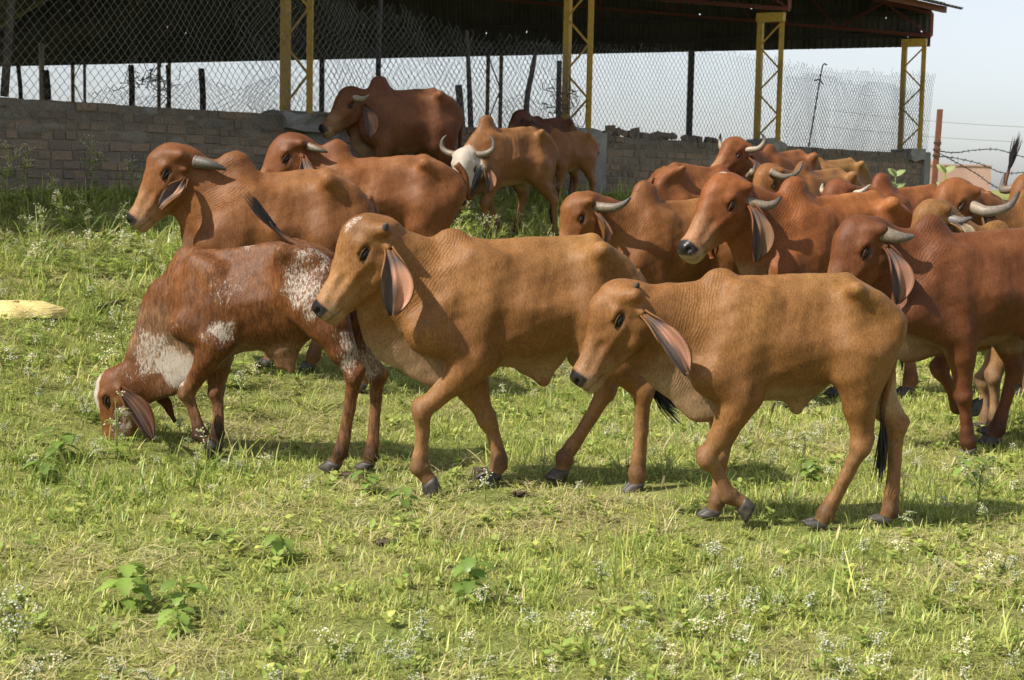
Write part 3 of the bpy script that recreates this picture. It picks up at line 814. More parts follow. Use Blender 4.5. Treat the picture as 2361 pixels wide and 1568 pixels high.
def build_grass():
    PX, IDX, SC = [], [], []
    for dens, y0, y1, sc, sd in ((350, 3.6, 7.5, .86, 1), (290, 7.5, 11, .92, 2), (130, 11, 17, 1.35, 3), (60, 17, 25, 1.7, 4)):
        x, y, d = field(dens, y0, y1, seed=sd)
        rg = np.random.default_rng(sd + 50)
        p1 = patch(x, y, 1.9, 1.0) + .35 * (patch(x, y, 6.1, 2.0) - .5); bankw = np.clip((5.2 - d) / 2.2, 0, 1)
        u_ = rg.uniform(0, 1, len(x)) 
        idx = rg.integers(0, 5, len(x))
        gr = u_ < np.clip(.16 + .8 * (p1 - .34) + .4 * bankw, .10, .8)
        idx[gr] = rg.integers(5, 9, gr.sum())
        st = (~gr) & (rg.uniform(0, 1, len(x)) < np.clip(.54 - p1, .03, .4))
        idx[st] = rg.integers(12, 15, st.sum())
        he = rg.uniform(0, 1, len(x)) < .06
        idx[he] = rg.integers(15, 18, he.sum())
        tall = rg.uniform(0, 1, len(x)) < (.006 + .05 * bankw * (d > .3) + .03 * (p1 > .72))
        idx[tall] = rg.integers(9, 12, tall.sum())
        z = terrain(x, y)
        PX.append(np.stack([x, y, z], 1)); IDX.append(idx); SC.append(sc * rg.uniform(.75, 1.3, len(x)))
    P = np.concatenate(PX); idx = np.concatenate(IDX); sc = np.concatenate(SC)
    # grazed and trodden short round the grazing calf's muzzle and the hooves
    for u_, v_, r_ in ((235, 1062, .34), (235, 1095, .3), (790, 1090, .25), (500, 1050, .3), (1140, 1155, .2), (1480, 1130, .25), (1640, 1215, .2), (1890, 1225, .22), (2050, 1205, .2)):
        g = gpx(u_, v_); near = np.hypot(P[:, 0] - g[0], P[:, 1] - g[1]) < r_
        sc[near] *= .62; idx[near & (idx > 8) & (idx < 12)] = 0
    scatter('grass', gcol, P, vg.uniform(0, 6.28, len(P)), sc, idx, label='short yellow-green pasture grass mixed with dry straw', cat='grass')
build_grass()
W_SMALL = [weed(.12, True, 5, 8, .0042) for _ in range(3)]
W_MED = [weed(.26, True, 13, 7, .0052) for _ in range(3)]
wcol = protos('weed_source', W_SMALL + W_MED)
def build_weeds():
    PX, IDX, SC = [], [], []
    x, y, d = field(26, 3.6, 12.5, seed=21); rg = np.random.default_rng(77)
    keep = rg.uniform(0, 1, len(x)) < np.clip((patch(x, y, 1.3, 4.0) - .40) * 1.5, .02, .8) * np.where(y < 5.8, 2.6, .8)
    x, y = x[keep], y[keep]
    PX.append(np.stack([x, y, terrain(x, y)], 1)); IDX.append(rg.integers(0, 3, len(x))); SC.append(rg.uniform(.55, 1.0, len(x)))
    x, y, d = field(20, 8.5, 19, dmin=.4, dmax=6.0, seed=22)
    keep = rg.uniform(0, 1, len(x)) < np.clip((patch(x, y, 1.6, 1.0) - .25), .1, .9) * np.clip((6.3 - d) / 3.5, .12, .8)
    x, y, d = x[keep], y[keep], d[keep]
    PX.append(np.stack([x, y, terrain(x, y)], 1)); IDX.append(rg.integers(0, 6, len(x))); SC.append(rg.uniform(.7, 1.25, len(x)))
    P = np.concatenate(PX)
    scatter('flowering_weeds', wcol, P, vg.uniform(0, 6.28, len(P)), np.concatenate(SC), np.concatenate(IDX), label='low feathery weeds dotted with tiny white flowers', cat='weeds')
build_weeds()
# larger weeds one can tell apart
def plant(name, me, loc, label, cat, rz=None, group=None):
    o = link(name, me, None, tuple(loc)); o.rotation_euler = (0, 0, vg.uniform(0, 6.28) if rz is None else rz); tag(o, label, cat, group); return o
for u_, v_, h, lb in ((215, 468, .62, 'tall bushy feathery weed with white flowers against the brick wall'), (62, 462, .50, 'feathery flowering weed near the wall, left of the bushy one'),
                      (15, 500, .62, 'tall thin flowering weed at the left edge below the wall'), (300, 470, .42, 'flowering weed just left of the big cow\'s forehead'),
                      (150, 545, .40, 'pale flowering weed in the grass below the wall'), (215, 640, .36, 'white flowering weed at the edge of the shaded grass'),
                      (120, 480, .30, 'low green weed at the foot of the wall between taller ones'), (335, 628, .30, 'flowering weed in front of the grazing calf\'s shoulder line'),
                      (1310, 448, .34, 'green weed at the foot of the wall beside the lean young cow'), (1470, 440, .36, 'flowering weed against the wall behind the middle cows')):
    p = gpx(u_, v_); plant('flowering_weed', weed(h * .88, True, int(20 + h * 22), int(9 + 8 * h), .0055), p, lb, 'weed', group='weeds along the wall')
p = gpx(272, 1062); plant('flowering_weed', weed(.34, True, 13, 5, .005), p, 'feathery weed standing in front of the grazing calf\'s face', 'weed')
p = gpx(470, 1062); plant('flowering_weed', weed(.15, True, 5, 7, .005), p, 'small white flowering weed by the grazing calf\'s lifted hoof', 'weed')
p = gpx(2080, 1205); plant('flowering_weed', weed(.22, True, 3, 5, .005), p, 'thin flowering weed by the foremost calf\'s far hind hoof', 'weed')
p = gpx(2250, 1195); plant('flowering_weed', weed(.26, True, 4, 9, .005), p, 'flowering weed in the grass right of the foremost calf', 'weed')
p = gpx(1120, 1160); plant('flowering_weed', weed(.13, True, 3, 8, .005), p, 'small white flowering weed at the striding heifer\'s front hoof', 'weed')
p = gpx(1640, 1340); plant('flowering_weed', weed(.14, True, 3, 10, .0055), p, 'cluster of white flowers in the grass below the foremost calf', 'weed')
p = gpx(40, 1530); plant('flowering_weed', weed(.20, True, 4, 12, .0065), p, 'white flowering weed at the bottom left corner', 'weed')
for u_, v_, h, sz, nl, lb in ((300, 1405, .15, .085, 8, 'broad-leaved weed with large drooping leaves at lower left'), (430, 1428, .12, .07, 7, 'broad-leaved weed right of the large drooping one at lower left'),
                             (655, 1300, .11, .07, 7, 'broad-leaved weed below the grazing calf\'s hind hoof'), (852, 1140, .10, .065, 7, 'broad-leaved weed left of the heifer\'s lifted hoof'),
                             (925, 1178, .10, .06, 6, 'broad-leaved weed just below the heifer\'s lifted hoof'), (1085, 1395, .16, .07, 9, 'tallest broad-leaved weed at the bottom, below the heifer'),
                             (2235, 1120, .13, .075, 7, 'broad-leaved weed right of the foremost calf\'s hind legs'), (1870, 1110, .10, .06, 7, 'broad-leaved weed between the foremost calf\'s legs'),
                             (145, 1060, .13, .09, 6, 'dark broad-leaved weed below the grazing calf\'s muzzle'), (95, 1110, .10, .08, 6, 'dark broad-leaved weed at the left edge in the lush patch'),
                             (420, 1470, .10, .06, 6, 'small broad-leaved weed at the bottom left among white flowers'), (1365, 445, .22, .10, 8, 'light green broad-leaved weed at the wall\'s concrete post')):
    p = gpx(u_, v_); plant('broad_leaved_weed', broad(h * 1.1, nl + 6, sz * 1.12), p, lb, 'weed', group='broad-leaved weeds in the grass')
# lush grass patch under the grazing calf's nose
P = []
for i in range(80):
    u_ = vg.normal(230, 110); v_ = vg.normal(1120, 40); P.append(gpx(u_, v_))
for i in range(20): P.append(gpx(vg.uniform(0, 180), vg.normal(1070, 20)))
scatter('lush_grass', protos('lush_source', [grass_clump(16, .05, .12, .05, [.45, .52, .03], [LIME * .9, LUSH, STRAW], w=.007, up=1.2) for _ in range(3)]), np.array(P), vg.uniform(0, 6.28, len(P)), vg.uniform(.7, 1.2, len(P)), vg.integers(0, 3, len(P)), label='lush dark green grass patch under the grazing calf\'s nose', cat='grass')
# seed heads
for u_, v_, h, lean, lb in ((1690, 1215, .46, .12, 'tall seed stalk in front of the foremost calf\'s lifted hoof, taller of two'), (1722, 1200, .50, .10, 'tall seed stalk right beside the foremost calf\'s lifted hoof'),
                           (1830, 1195, .30, .06, 'seed stalk standing alone under the foremost calf\'s belly'), (1520, 1190, .13, .03, 'short pale seed head below the foremost calf\'s nose'), (2175, 1150, .16, .12, 'pale seed head leaning right of the foremost calf'),
                           (1925, 1330, .14, .02, 'pale seed head in the grass below the foremost calf')):
    p = gpx(u_, v_); c = CM(); e = arr((lean * h * 2, .02, h)); ax = spline([arr((0, 0, 0)), e * .5 + arr((-.01, 0, 0)), e], 8); c.stem(ax, .0016, .001, LIME)
    d = nrm(ax[-1] - ax[-2]); V_, F_ = tube([e + d * q for q in (0, .012, .035, .055, .062)], [.002, .006, .0065, .004, .001], 6); c.addc(V_, F_, STRAW * 1.35)
    for q in range(16): c.blade(e + d * vg.uniform(0, .05), nrm(d + vg.normal(0, .35, 3)), .018, .0012, 0, STRAW * 1.3, 1)
    plant('seed_stalk', c.mesh('seed_stalk'), p, lb, 'grass stalk', rz=0, group='seed stalks')
# milkweed with big rounded leaves behind the herd at right
for u_, v_, dep, n, lb in ((2178, 408, 19.0, 5, 'pale big-leaved milkweed poking up beside the rusty post'), (2064, 415, 20.5, 4, 'pale big-leaved milkweed by the end of the wall')):
    t_ = at(u_, v_, dep); g0 = arr((t_[0], t_[1], float(terrain(t_[0], t_[1])))); c = CM(); ax = spline([arr((0, 0, 0)), arr((.03, 0, (t_[2] - g0[2]) * .5)), arr((0, 0, t_[2] - g0[2] + .05))], 8); c.stem(ax, .015, .008, LIME * .8, 6)
    for i in range(n * 3):
        b = ax[min(7, 7 - i // 3)]; a = i * 2.1; c.leaf(b, (math.cos(a), math.sin(a) * .6, .8), (-math.cos(a), -math.sin(a) - .8, .6), .16, .062, arr((.30, .36, .16)) * vg.uniform(.85, 1.2), 6, .15)
    plant('milkweed', c.mesh('milkweed'), g0, lb, 'plant', rz=0)
# ------------------------------------------------------------------ small things on the ground
SACK, _nt, _b = new_mat('sackcloth'); _n = nd(_nt, 'ShaderNodeTexNoise', i_Scale=9.0, i_Detail=5.0); _r = ramp(_nt, [(.3, (.50, .38, .12)), (.7, (.70, .58, .26))]); _nt.links.new(_n.outputs['Fac'], _r.inputs[0]); _nt.links.new(_r.outputs[0], _b.inputs['Base Color']); _b.inputs['Roughness'].default_value = .7; bump(_nt, _b, _n.outputs['Fac'], .6, .03)
p = gpx(45, 722)
th = np.linspace(0, 2 * np.pi, 36, endpoint=False); V_ = []; F_ = []
for i, t in enumerate(np.linspace(0, 1, 9)):
    rr = math.cos(t * math.pi / 2) ** .6; z_ = math.sin(t * math.pi / 2) * .10
    for q in th:
        w_ = 1 + .07 * math.sin(3 * q + 1) + .05 * math.sin(7 * q)
        V_.append((.31 * rr * w_ * math.cos(q), .22 * rr * w_ * math.sin(q), z_ + .008 * math.sin(5 * q + t * 6)))
for i in range(8):
    for j in range(36): F_.append((i * 36 + j, i * 36 + (j + 1) % 36, (i + 1) * 36 + (j + 1) % 36, (i + 1) * 36 + j))
o = link('sack', mesh_from('sack', V_, F_, SACK), None, tuple(p - arr((0, 0, .02)))); tag(o, 'pale yellow sack lying flat in the grass at the left edge', 'sack')
p = gpx(225, 722); q = gpx(288, 708); V_, F_ = tube(spline([p - p + arr((0, 0, .03)), (q - p) * .5 + arr((0, 0, .045)), q - p + arr((0, 0, .05))], 6), [.016, .017, .015, .014, .012, .008], 6)
o = link('stick', mesh_from('stick', V_, F_, WOOD), None, tuple(p)); tag(o, 'short dry stick lying in the grass behind the grazing calf', 'stick')
DUNG = masonry('dried_dung', (.055, .038, .026), (.10, .07, .05), (.15, .11, .08), obj_rand=False, sc=20.0)
for u_, v_, sx, sy_, sz_, mt, nm, lb, ct in ((892, 1258, .065, .05, .016, DUNG, 'dung_clod', 'brown dung clod in the grass below the striding heifer', 'dung'), (1108, 1098, .05, .04, .035, DUNG, 'stone', 'dark stone behind the striding heifer\'s front hoof', 'stone'),
                                       (1200, 1145, .045, .035, .02, DUNG, 'stone', 'low dark stone right of the striding heifer\'s front hoof', 'stone'), (815, 1102, .09, .05, .02, DUNG, 'dung_clod', 'flat dry dung beside the grazing calf\'s hind hooves', 'dung')):
    p = gpx(u_, v_); bm_ = rough_block((0, 0, 0), ((1, 0, 0), (0, 1, 0), (0, 0, 1)), (sx * .8, sy_ * .8, sz_ * .8), vg, 4, .009)
    V_ = np.concatenate(bm_.v); V_ = V_ * (1 - .28 * (np.linalg.norm(V_ / arr((sx, sy_, sz_)), axis=1)[:, None] - .8))
    o = link(nm, mesh_from(nm, V_, bm_.f, mt), None, tuple(p + arr((0, 0, sz_ * .5)))); tag(o, lb, ct)
# ------------------------------------------------------------------ animals: a signed-distance sculpt, one continuous body mesh
def smin(a, b, k):
    h = np.maximum(k - np.abs(a - b), 0) / k
    return np.minimum(a, b) - h * h * k * 0.25
def smax(a, b, k):
    return -smin(-a, -b, k)
class Sculpt:
    def __init__(s): s.p = []; s.lo = np.full(3, 1e9); s.hi = np.full(3, -1e9)
    def _add(s, fn, lo, hi, k, sub):
        lo = np.asarray(lo, float); hi = np.asarray(hi, float)
        s.p.append((fn, lo, hi, k, sub))
        if not sub:
            s.lo = np.minimum(s.lo, lo); s.hi = np.maximum(s.hi, hi)
    def cone(s, a, b, ra, rb, k=0.04, ky=1.0, sub=False):
        a = np.asarray(a, float); b = np.asarray(b, float)
        sc = np.array([1, ky, 1.0])
        A = a * sc; B = b * sc; BA = B - A; bb = BA @ BA + 1e-12
        def fn(x, y, z):
            px = x - A[0]; py = y * ky - A[1]; pz = z - A[2]
            t = np.clip((px * BA[0] + py * BA[1] + pz * BA[2]) / bb, 0, 1)
            d = np.sqrt((px - t * BA[0]) ** 2 + (py - t * BA[1]) ** 2 + (pz - t * BA[2]) ** 2) - (ra + (rb - ra) * t)
            return d / (1 + (ky - 1) * 0.35)
        r = max(ra, rb)
        e = np.array([r, r / ky, r])
        s._add(fn, np.minimum(a, b) - e, np.maximum(a, b) + e, k, sub)
    def ball(s, c, r, k=0.04, sub=False, ky=1.0):
        s.cone(c, np.asarray(c, float) + 1e-4, r, r, k, ky, sub)
    def loft(s, org, ax, xs, zt, zb, w, k=0.04, taper=0.25, btaper=0.1, endk=0.05, flat=2.0):
        """stations along ax[0]; ax[1] sideways; ax[2] up.  top zt, bottom zb, half width w"""
        org = np.asarray(org, float); X, Y, Z = [np.asarray(a, float) for a in ax]
        xs = np.asarray(xs); zt = np.asarray(zt); zb = np.asarray(zb); w = np.asarray(w)
        fine = np.linspace(xs[0], xs[-1], 120)
        def sm(v):
            q = np.interp(fine, xs, v)
            g = np.exp(-np.linspace(-2, 2, 13) ** 2); g /= g.sum()
            return np.convolve(np.pad(q, 6, mode='edge'), g, 'valid')
        zt, zb, w = sm(zt), sm(zb), sm(w); xs = fine
        def fn(x, y, z):
            dx = x - org[0]; dy = y - org[1]; dz = z - org[2]
            a = dx * X[0] + dy * X[1] + dz * X[2]
            b = dx * Y[0] + dy * Y[1] + dz * Y[2]
            c = dx * Z[0] + dy * Z[1] + dz * Z[2]
            t_ = np.interp(a, xs, zt).astype(np.float32); b_ = np.interp(a, xs, zb).astype(np.float32); w_ = np.interp(a, xs, w).astype(np.float32)
            m = (t_ + b_) / 2; h = (t_ - b_) / 2
            t = np.clip((c - m) / h, -1.5, 1.5)
            we = w_ * (1 - taper * np.maximum(t, 0) - btaper * np.maximum(-t, 0))
            tt = (c - m) / h
            r = (np.abs(b / we) ** flat + np.abs(tt) ** flat) ** (1 / flat)
            d = (r - 1) * np.minimum(we, h)
            e = np.maximum(xs[0] - a, a - xs[-1])
            return smax(d, e, endk)
        C = []
        for q, hi_, lo_, ww in zip(xs[::10], zt[::10], zb[::10], w[::10]):
            for yy in (-ww, ww):
                for zz in (lo_, hi_):
                    C.append(org + X * q + Y * yy + Z * zz)
        for q, hi_, lo_, ww in ((xs[-1], zt[-1], zb[-1], w[-1]),):
            for yy in (-ww, ww):
                for zz in (lo_, hi_):
                    C.append(org + X * q + Y * yy + Z * zz)
        C = np.array(C)
        s._add(fn, C.min(0) - .01, C.max(0) + .01, k, False)
    def build(s, h, wob=None):
        lo = s.lo - 3 * h; hi = s.hi + 3 * h
        n = np.ceil((hi - lo) / h).astype(int) + 1
        xs = [(lo[i] + h * np.arange(n[i])).astype(np.float32) for i in range(3)]
        D = np.full(n, 0.2, np.float32)
        for fn, a, b, k, sub in sorted(s.p, key=lambda q: q[4]):
            m = k + 2.5 * h + 0.01
            i0 = np.clip(np.floor((a - m - lo) / h).astype(int), 0, n - 1)
            i1 = np.clip(np.ceil((b + m - lo) / h).astype(int) + 1, 1, n)
            if (i1 <= i0).any(): continue
            sl = tuple(slice(i0[i], i1[i]) for i in range(3))
            x = xs[0][sl[0]][:, None, None]; y = xs[1][sl[1]][None, :, None]; z = xs[2][sl[2]][None, None, :]
            shp = tuple(i1 - i0)
            d = np.broadcast_to(fn(np.broadcast_to(x, shp), np.broadcast_to(y, shp), np.broadcast_to(z, shp)), shp).astype(np.float32)
            D[sl] = smax(D[sl], -d, k) if sub else smin(D[sl], d, k)
        if wob is not None:
            msk = np.abs(D) < 0.06
            ii = np.nonzero(msk)
            D[ii] += wob(xs[0][ii[0]], xs[1][ii[1]], xs[2][ii[2]])
        return surface_nets(D, lo, h)
def surface_nets(D, lo, h):
    S = D < 0
    c = [S[i:S.shape[0] - 1 + i, j:S.shape[1] - 1 + j, k:S.shape[2] - 1 + k] for i in (0, 1) for j in (0, 1) for k in (0, 1)]
    cnt = np.zeros(c[0].shape, np.int8)
    for q in c: cnt += q
    act = (cnt > 0) & (cnt < 8)
    I = np.argwhere(act)
    idx = np.full(act.shape, -1, np.int32); idx[act] = np.arange(len(I))
    acc = np.zeros((len(I), 3)); num = np.zeros(len(I))
    offs = np.array([(i, j, k) for i in (0, 1) for j in (0, 1) for k in (0, 1)])
    vals = np.stack([D[I[:, 0] + o[0], I[:, 1] + o[1], I[:, 2] + o[2]] for o in offs], 1)
    for a in range(8):
        for b in range(a + 1, 8):
            df = offs[b] - offs[a]
            if np.abs(df).sum() != 1: continue
            va = vals[:, a]; vb = vals[:, b]
            m = (va < 0) != (vb < 0)
            t = np.where(m, va / np.where(m, va - vb, 1), 0)
            acc[m] += offs[a] + df * t[m][:, None]; num[m] += 1
    V = lo + h * (I + acc / num[:, None])
    Fs = []
    for axis in range(3):
        s0 = [slice(None)] * 3; s1 = [slice(None)] * 3
        s0[axis] = slice(0, -1); s1[axis] = slice(1, None)
        A = S[tuple(s0)]; B = S[tuple(s1)]
        E = np.argwhere(A != B)
        o1, o2 = (axis + 1) % 3, (axis + 2) % 3
        ok = (E[:, o1] > 0) & (E[:, o2] > 0) & (E[:, o1] < S.shape[o1] - 1) & (E[:, o2] < S.shape[o2] - 1)
        E = E[ok]
        inside = A[tuple(E.T)]
        q = []
        for d1, d2 in ((-1, -1), (0, -1), (0, 0), (-1, 0)):
            e = E.copy(); e[:, o1] += d1; e[:, o2] += d2
            q.append(idx[tuple(e.T)])
        q = np.stack(q, 1)
        q[~inside] = q[~inside][:, ::-1]
        Fs.append(q)
    F = np.concatenate(Fs)
    F = F[(F >= 0).all(1)]
    e = np.concatenate([F[:, [0, 1]], F[:, [1, 2]], F[:, [2, 3]], F[:, [3, 0]]])
    deg = np.bincount(e[:, 0], minlength=len(V)) + np.bincount(e[:, 1], minlength=len(V))
    for lam in (0.55, -0.35, 0.5, -0.3, 0.4):
        nb = np.zeros_like(V)
        for k in range(3):
            nb[:, k] = np.bincount(e[:, 0], V[e[:, 1], k], minlength=len(V)) + np.bincount(e[:, 1], V[e[:, 0], k], minlength=len(V))
        V = V + lam * (nb / np.maximum(deg, 1)[:, None] - V)
    return V, F

# --- coat, horn, hoof, eye materials (colours carried on the mesh, fine hair and wrinkles in the shader)
def make_coat():
    m, nt, b = new_mat('hide')
    L = nt.links
    col = nd(nt, 'ShaderNodeAttribute', attribute_name='Col')
    wp = nd(nt, 'ShaderNodeAttribute', attribute_name='wp')
    nk = nd(nt, 'ShaderNodeAttribute', attribute_name='nk')
    nka = nd(nt, 'ShaderNodeAttribute', attribute_name='nka')
    wet = nd(nt, 'ShaderNodeAttribute', attribute_name='wet')
    tc = nd(nt, 'ShaderNodeTexCoord')
    mp = nd(nt, 'ShaderNodeMapping'); mp.inputs['Scale'].default_value = (1.0, 1.0, 0.33)
    mp.inputs['Rotation'].default_value = (0, R(20), 0)
    L.new(tc.outputs['Object'], mp.inputs[0])
    hair = nd(nt, 'ShaderNodeTexNoise', i_Scale=170.0, i_Detail=3.0, i_Roughness=0.65)
    L.new(mp.outputs[0], hair.inputs['Vector'])
    blot = nd(nt, 'ShaderNodeTexNoise', i_Scale=7.0, i_Detail=5.0, i_Roughness=0.6)
    L.new(tc.outputs['Object'], blot.inputs['Vector'])
    fine = nd(nt, 'ShaderNodeTexNoise', i_Scale=38.0, i_Detail=4.0, i_Roughness=0.6)
    L.new(mp.outputs[0], fine.inputs['Vector'])
    r1 = ramp(nt, [(0.28, (0.84, 0.81, 0.78)), (0.72, (1.13, 1.15, 1.16))])
    L.new(blot.outputs['Fac'], r1.inputs[0])
    r2 = ramp(nt, [(0.30, (0.62, 0.59, 0.57)), (0.70, (1.32, 1.35, 1.38))])
    L.new(hair.outputs['Fac'], r2.inputs[0])
    r3 = ramp(nt, [(0.30, (0.88, 0.86, 0.84)), (0.70, (1.1, 1.1, 1.12))])
    L.new(fine.outputs['Fac'], r3.inputs[0])
    c = mixc(nt, 1.0, col.outputs['Color'], r1.outputs[0], 'MULTIPLY')
    c = mixc(nt, 0.9, c, r2.outputs[0], 'MULTIPLY')
    big = nd(nt, 'ShaderNodeTexNoise', i_Scale=2.3, i_Detail=3.0, i_Roughness=0.5); L.new(tc.outputs['Object'], big.inputs['Vector'])
    r5 = ramp(nt, [(0.35, (0.80, 0.77, 0.75)), (0.65, (1.14, 1.15, 1.16))]); L.new(big.outputs['Fac'], r5.inputs[0])
    c = mixc(nt, 1.0, c, r5.outputs[0], 'MULTIPLY')
    c = mixc(nt, 1.0, c, r3.outputs[0], 'MULTIPLY')
    fu = nd(nt, 'ShaderNodeAttribute', attribute_name='fur')
    st = nd(nt, 'ShaderNodeTexNoise', i_Scale=30.0, i_Detail=5.0, i_Roughness=0.75, i_Distortion=0.6)
    mps = nd(nt, 'ShaderNodeMapping'); mps.inputs['Scale'].default_value = (2.2, 1.4, 0.45); mps.inputs['Rotation'].default_value = (0, R(-24), 0)
    L.new(tc.outputs['Object'], mps.inputs[0]); L.new(mps.outputs[0], st.inputs['Vector'])
    r4 = ramp(nt, [(0.32, (0.42, 0.36, 0.32)), (0.5, (0.95, 0.93, 0.92)), (0.68, (1.6, 1.62, 1.6))]); L.new(st.outputs['Fac'], r4.inputs[0])
    c = mixc(nt, fu.outputs['Fac'], c, mixc(nt, 1.0, c, r4.outputs[0], 'MULTIPLY'))
    # white roan hairs
    spk = nd(nt, 'ShaderNodeTexNoise', i_Scale=74.0, i_Detail=6.0, i_Roughness=0.8)
    mp2 = nd(nt, 'ShaderNodeMapping'); mp2.inputs['Scale'].default_value = (1.3, 1.2, 0.55); mp2.inputs['Rotation'].default_value = (0, R(-25), 0)
    L.new(tc.outputs['Object'], mp2.inputs[0]); L.new(mp2.outputs[0], spk.inputs['Vector'])
    add = nd(nt, 'ShaderNodeMath', operation='ADD'); L.new(spk.outputs['Fac'], add.inputs[0]); L.new(wp.outputs['Fac'], add.inputs[1])
    thr = nd(nt, 'ShaderNodeMapRange'); thr.inputs['From Min'].default_value = 1.0; thr.inputs['From Max'].default_value = 1.13
    L.new(add.outputs[0], thr.inputs['Value'])
    c = mixc(nt, thr.outputs[0], c, (0.44, 0.38, 0.32, 1))
    L.new(c, b.inputs['Base Color'])
    rg = nd(nt, 'ShaderNodeMapRange'); rg.inputs['To Min'].default_value = 0.55; rg.inputs['To Max'].default_value = 0.22
    L.new(wet.outputs['Fac'], rg.inputs['Value']); L.new(rg.outputs[0], b.inputs['Roughness'])
    b.inputs['Specular IOR Level'].default_value = 0.25
    # wrinkles across the neck
    jit = nd(nt, 'ShaderNodeMath', operation='MULTIPLY_ADD'); jit.inputs[1].default_value = 30.0
    fr = nd(nt, 'ShaderNodeMath', operation='MULTIPLY'); fr.inputs[1].default_value = 470.0
    L.new(nk.outputs['Fac'], fr.inputs[0]); L.new(blot.outputs['Fac'], jit.inputs[0]); L.new(fr.outputs[0], jit.inputs[2])
    sn = nd(nt, 'ShaderNodeMath', operation='SINE'); L.new(jit.outputs[0], sn.inputs[0])
    wa = nd(nt, 'ShaderNodeMath', operation='MULTIPLY'); L.new(sn.outputs[0], wa.inputs[0]); L.new(nka.outputs['Fac'], wa.inputs[1])
    n1 = bump(nt, None, wa.outputs[0], 0.42, 0.0011)
    n2 = bump(nt, None, fine.outputs['Fac'], 0.35, 0.008, n1)
    bump(nt, b, hair.outputs['Fac'], 0.4, 0.004, n2)
    return m
HIDE = make_coat()
def make_horn():
    m, nt, b = new_mat('horn_keratin')
    col = nd(nt, 'ShaderNodeAttribute', attribute_name='Col')
    tc = nd(nt, 'ShaderNodeTexCoord')
    no = nd(nt, 'ShaderNodeTexNoise', i_Scale=60.0, i_Detail=5.0, i_Roughness=0.7)
    nt.links.new(tc.outputs['Object'], no.inputs['Vector'])
    rr = ramp(nt, [(0.3, (0.45, 0.42, 0.40)), (0.7, (1.3, 1.3, 1.3))]); nt.links.new(no.outputs['Fac'], rr.inputs[0])
    nt.links.new(mixc(nt, 1.0, col.outputs['Color'], rr.outputs[0], 'MULTIPLY'), b.inputs['Base Color'])
    b.inputs['Roughness'].default_value = 0.5
    bump(nt, b, no.outputs['Fac'], 0.4, 0.004)
    return m
HORN = make_horn()
EYE, _nt, _b = new_mat('eye'); _b.inputs['Base Color'].default_value = (0.006, 0.005, 0.005, 1); _b.inputs['Roughness'].default_value = 0.08
def make_hoof():
    m, nt, b = new_mat('hoof_keratin')
    tc = nd(nt, 'ShaderNodeTexCoord'); no = nd(nt, 'ShaderNodeTexNoise', i_Scale=40.0, i_Detail=4.0)
    nt.links.new(tc.outputs['Object'], no.inputs['Vector'])
    rr = ramp(nt, [(0.3, (0.02, 0.018, 0.016)), (0.75, (0.09, 0.075, 0.06))]); nt.links.new(no.outputs['Fac'], rr.inputs[0])
    nt.links.new(rr.outputs[0], b.inputs['Base Color']); b.inputs['Roughness'].default_value = 0.55
    return m
HOOF = make_hoof()
def make_tuft():
    m, nt, b = new_mat('tail_hair')
    b.inputs['Base Color'].default_value = (0.012, 0.010, 0.010, 1); b.inputs['Roughness'].default_value = 0.45
    return m
TUFT = make_tuft()
EARM, _nt, _b = new_mat('ear_skin')
_c = nd(_nt, 'ShaderNodeAttribute', attribute_name='Col')
_no = nd(_nt, 'ShaderNodeTexNoise', i_Scale=60.0, i_Detail=4.0)
_rr = ramp(_nt, [(0.3, (0.75, 0.75, 0.75)), (0.7, (1.15, 1.15, 1.15))]); _nt.links.new(_no.outputs['Fac'], _rr.inputs[0])
_nt.links.new(mixc(_nt, 1.0, _c.outputs['Color'], _rr.outputs[0], 'MULTIPLY'), _b.inputs['Base Color'])
_b.inputs['Roughness'].default_value = 0.7
_b.inputs['Specular IOR Level'].default_value = 0.2
_b.inputs['Subsurface Weight'].default_value = 0.15
_b.inputs['Subsurface Radius'].default_value = (0.02, 0.006, 0.003)
bump(_nt, _b, _no.outputs['Fac'], 0.25, 0.004)


class Frame:
    """a beast standing at picture column u and distance depth, facing left and turned th degrees towards us"""
    def __init__(s, u, depth, th):
        p = at(u, HORIZON + 400, depth)
        s.x, s.y = p[0], depth
        s.z = float(terrain(s.x, s.y))
        s.o = np.array([s.x, s.y, s.z])
        a = R(180 + th)
        s.a = a
        s.f = np.array([math.cos(a), math.sin(a), 0.0]); s.l = np.array([-math.sin(a), math.cos(a), 0.0])
    def px(s, u, v, y=0.0):
        """picture point -> local (x, y, z) on the beast's lengthwise plane at sideways offset y"""
        o = s.o + s.l * y
        r = ray(u, v)
        t = ((o - CAMP) @ s.l) / (r @ s.l)
        P = CAMP + r * t
        return np.array([(P - s.o) @ s.f, y, P[2] - s.z])
    def local(s, P):
        q = np.asarray(P) - s.o
        return np.array([q @ s.f, q @ s.l, q[2]])
    def world(s, p):
        return s.o + s.f * p[0] + s.l * p[1] + np.array([0, 0, p[2]])

def cowmesh(name, V, F, mat, C, parent, **extra):
    me = mesh_from(name, V, F, mat)
    set_attr(me, 'Col', C)
    for k, v in extra.items(): set_attr(me, k, v)
    return link(name, me, parent)

def hash3(P, f):
    """smooth pseudo noise -1..1"""
    P = P * f
    return (np.sin(P[:, 0] * 1.7 + 1.3 * np.sin(P[:, 2] * 1.1 + .5)) * np.sin(P[:, 1] * 2.3 + 1.1 * np.sin(P[:, 0] * .9)) +
            np.sin(P[:, 2] * 1.9 + 1.7 * np.sin(P[:, 1] * 1.3 + 2.)) * np.sin(P[:, 0] * 1.2 + 2.2)) * 0.5

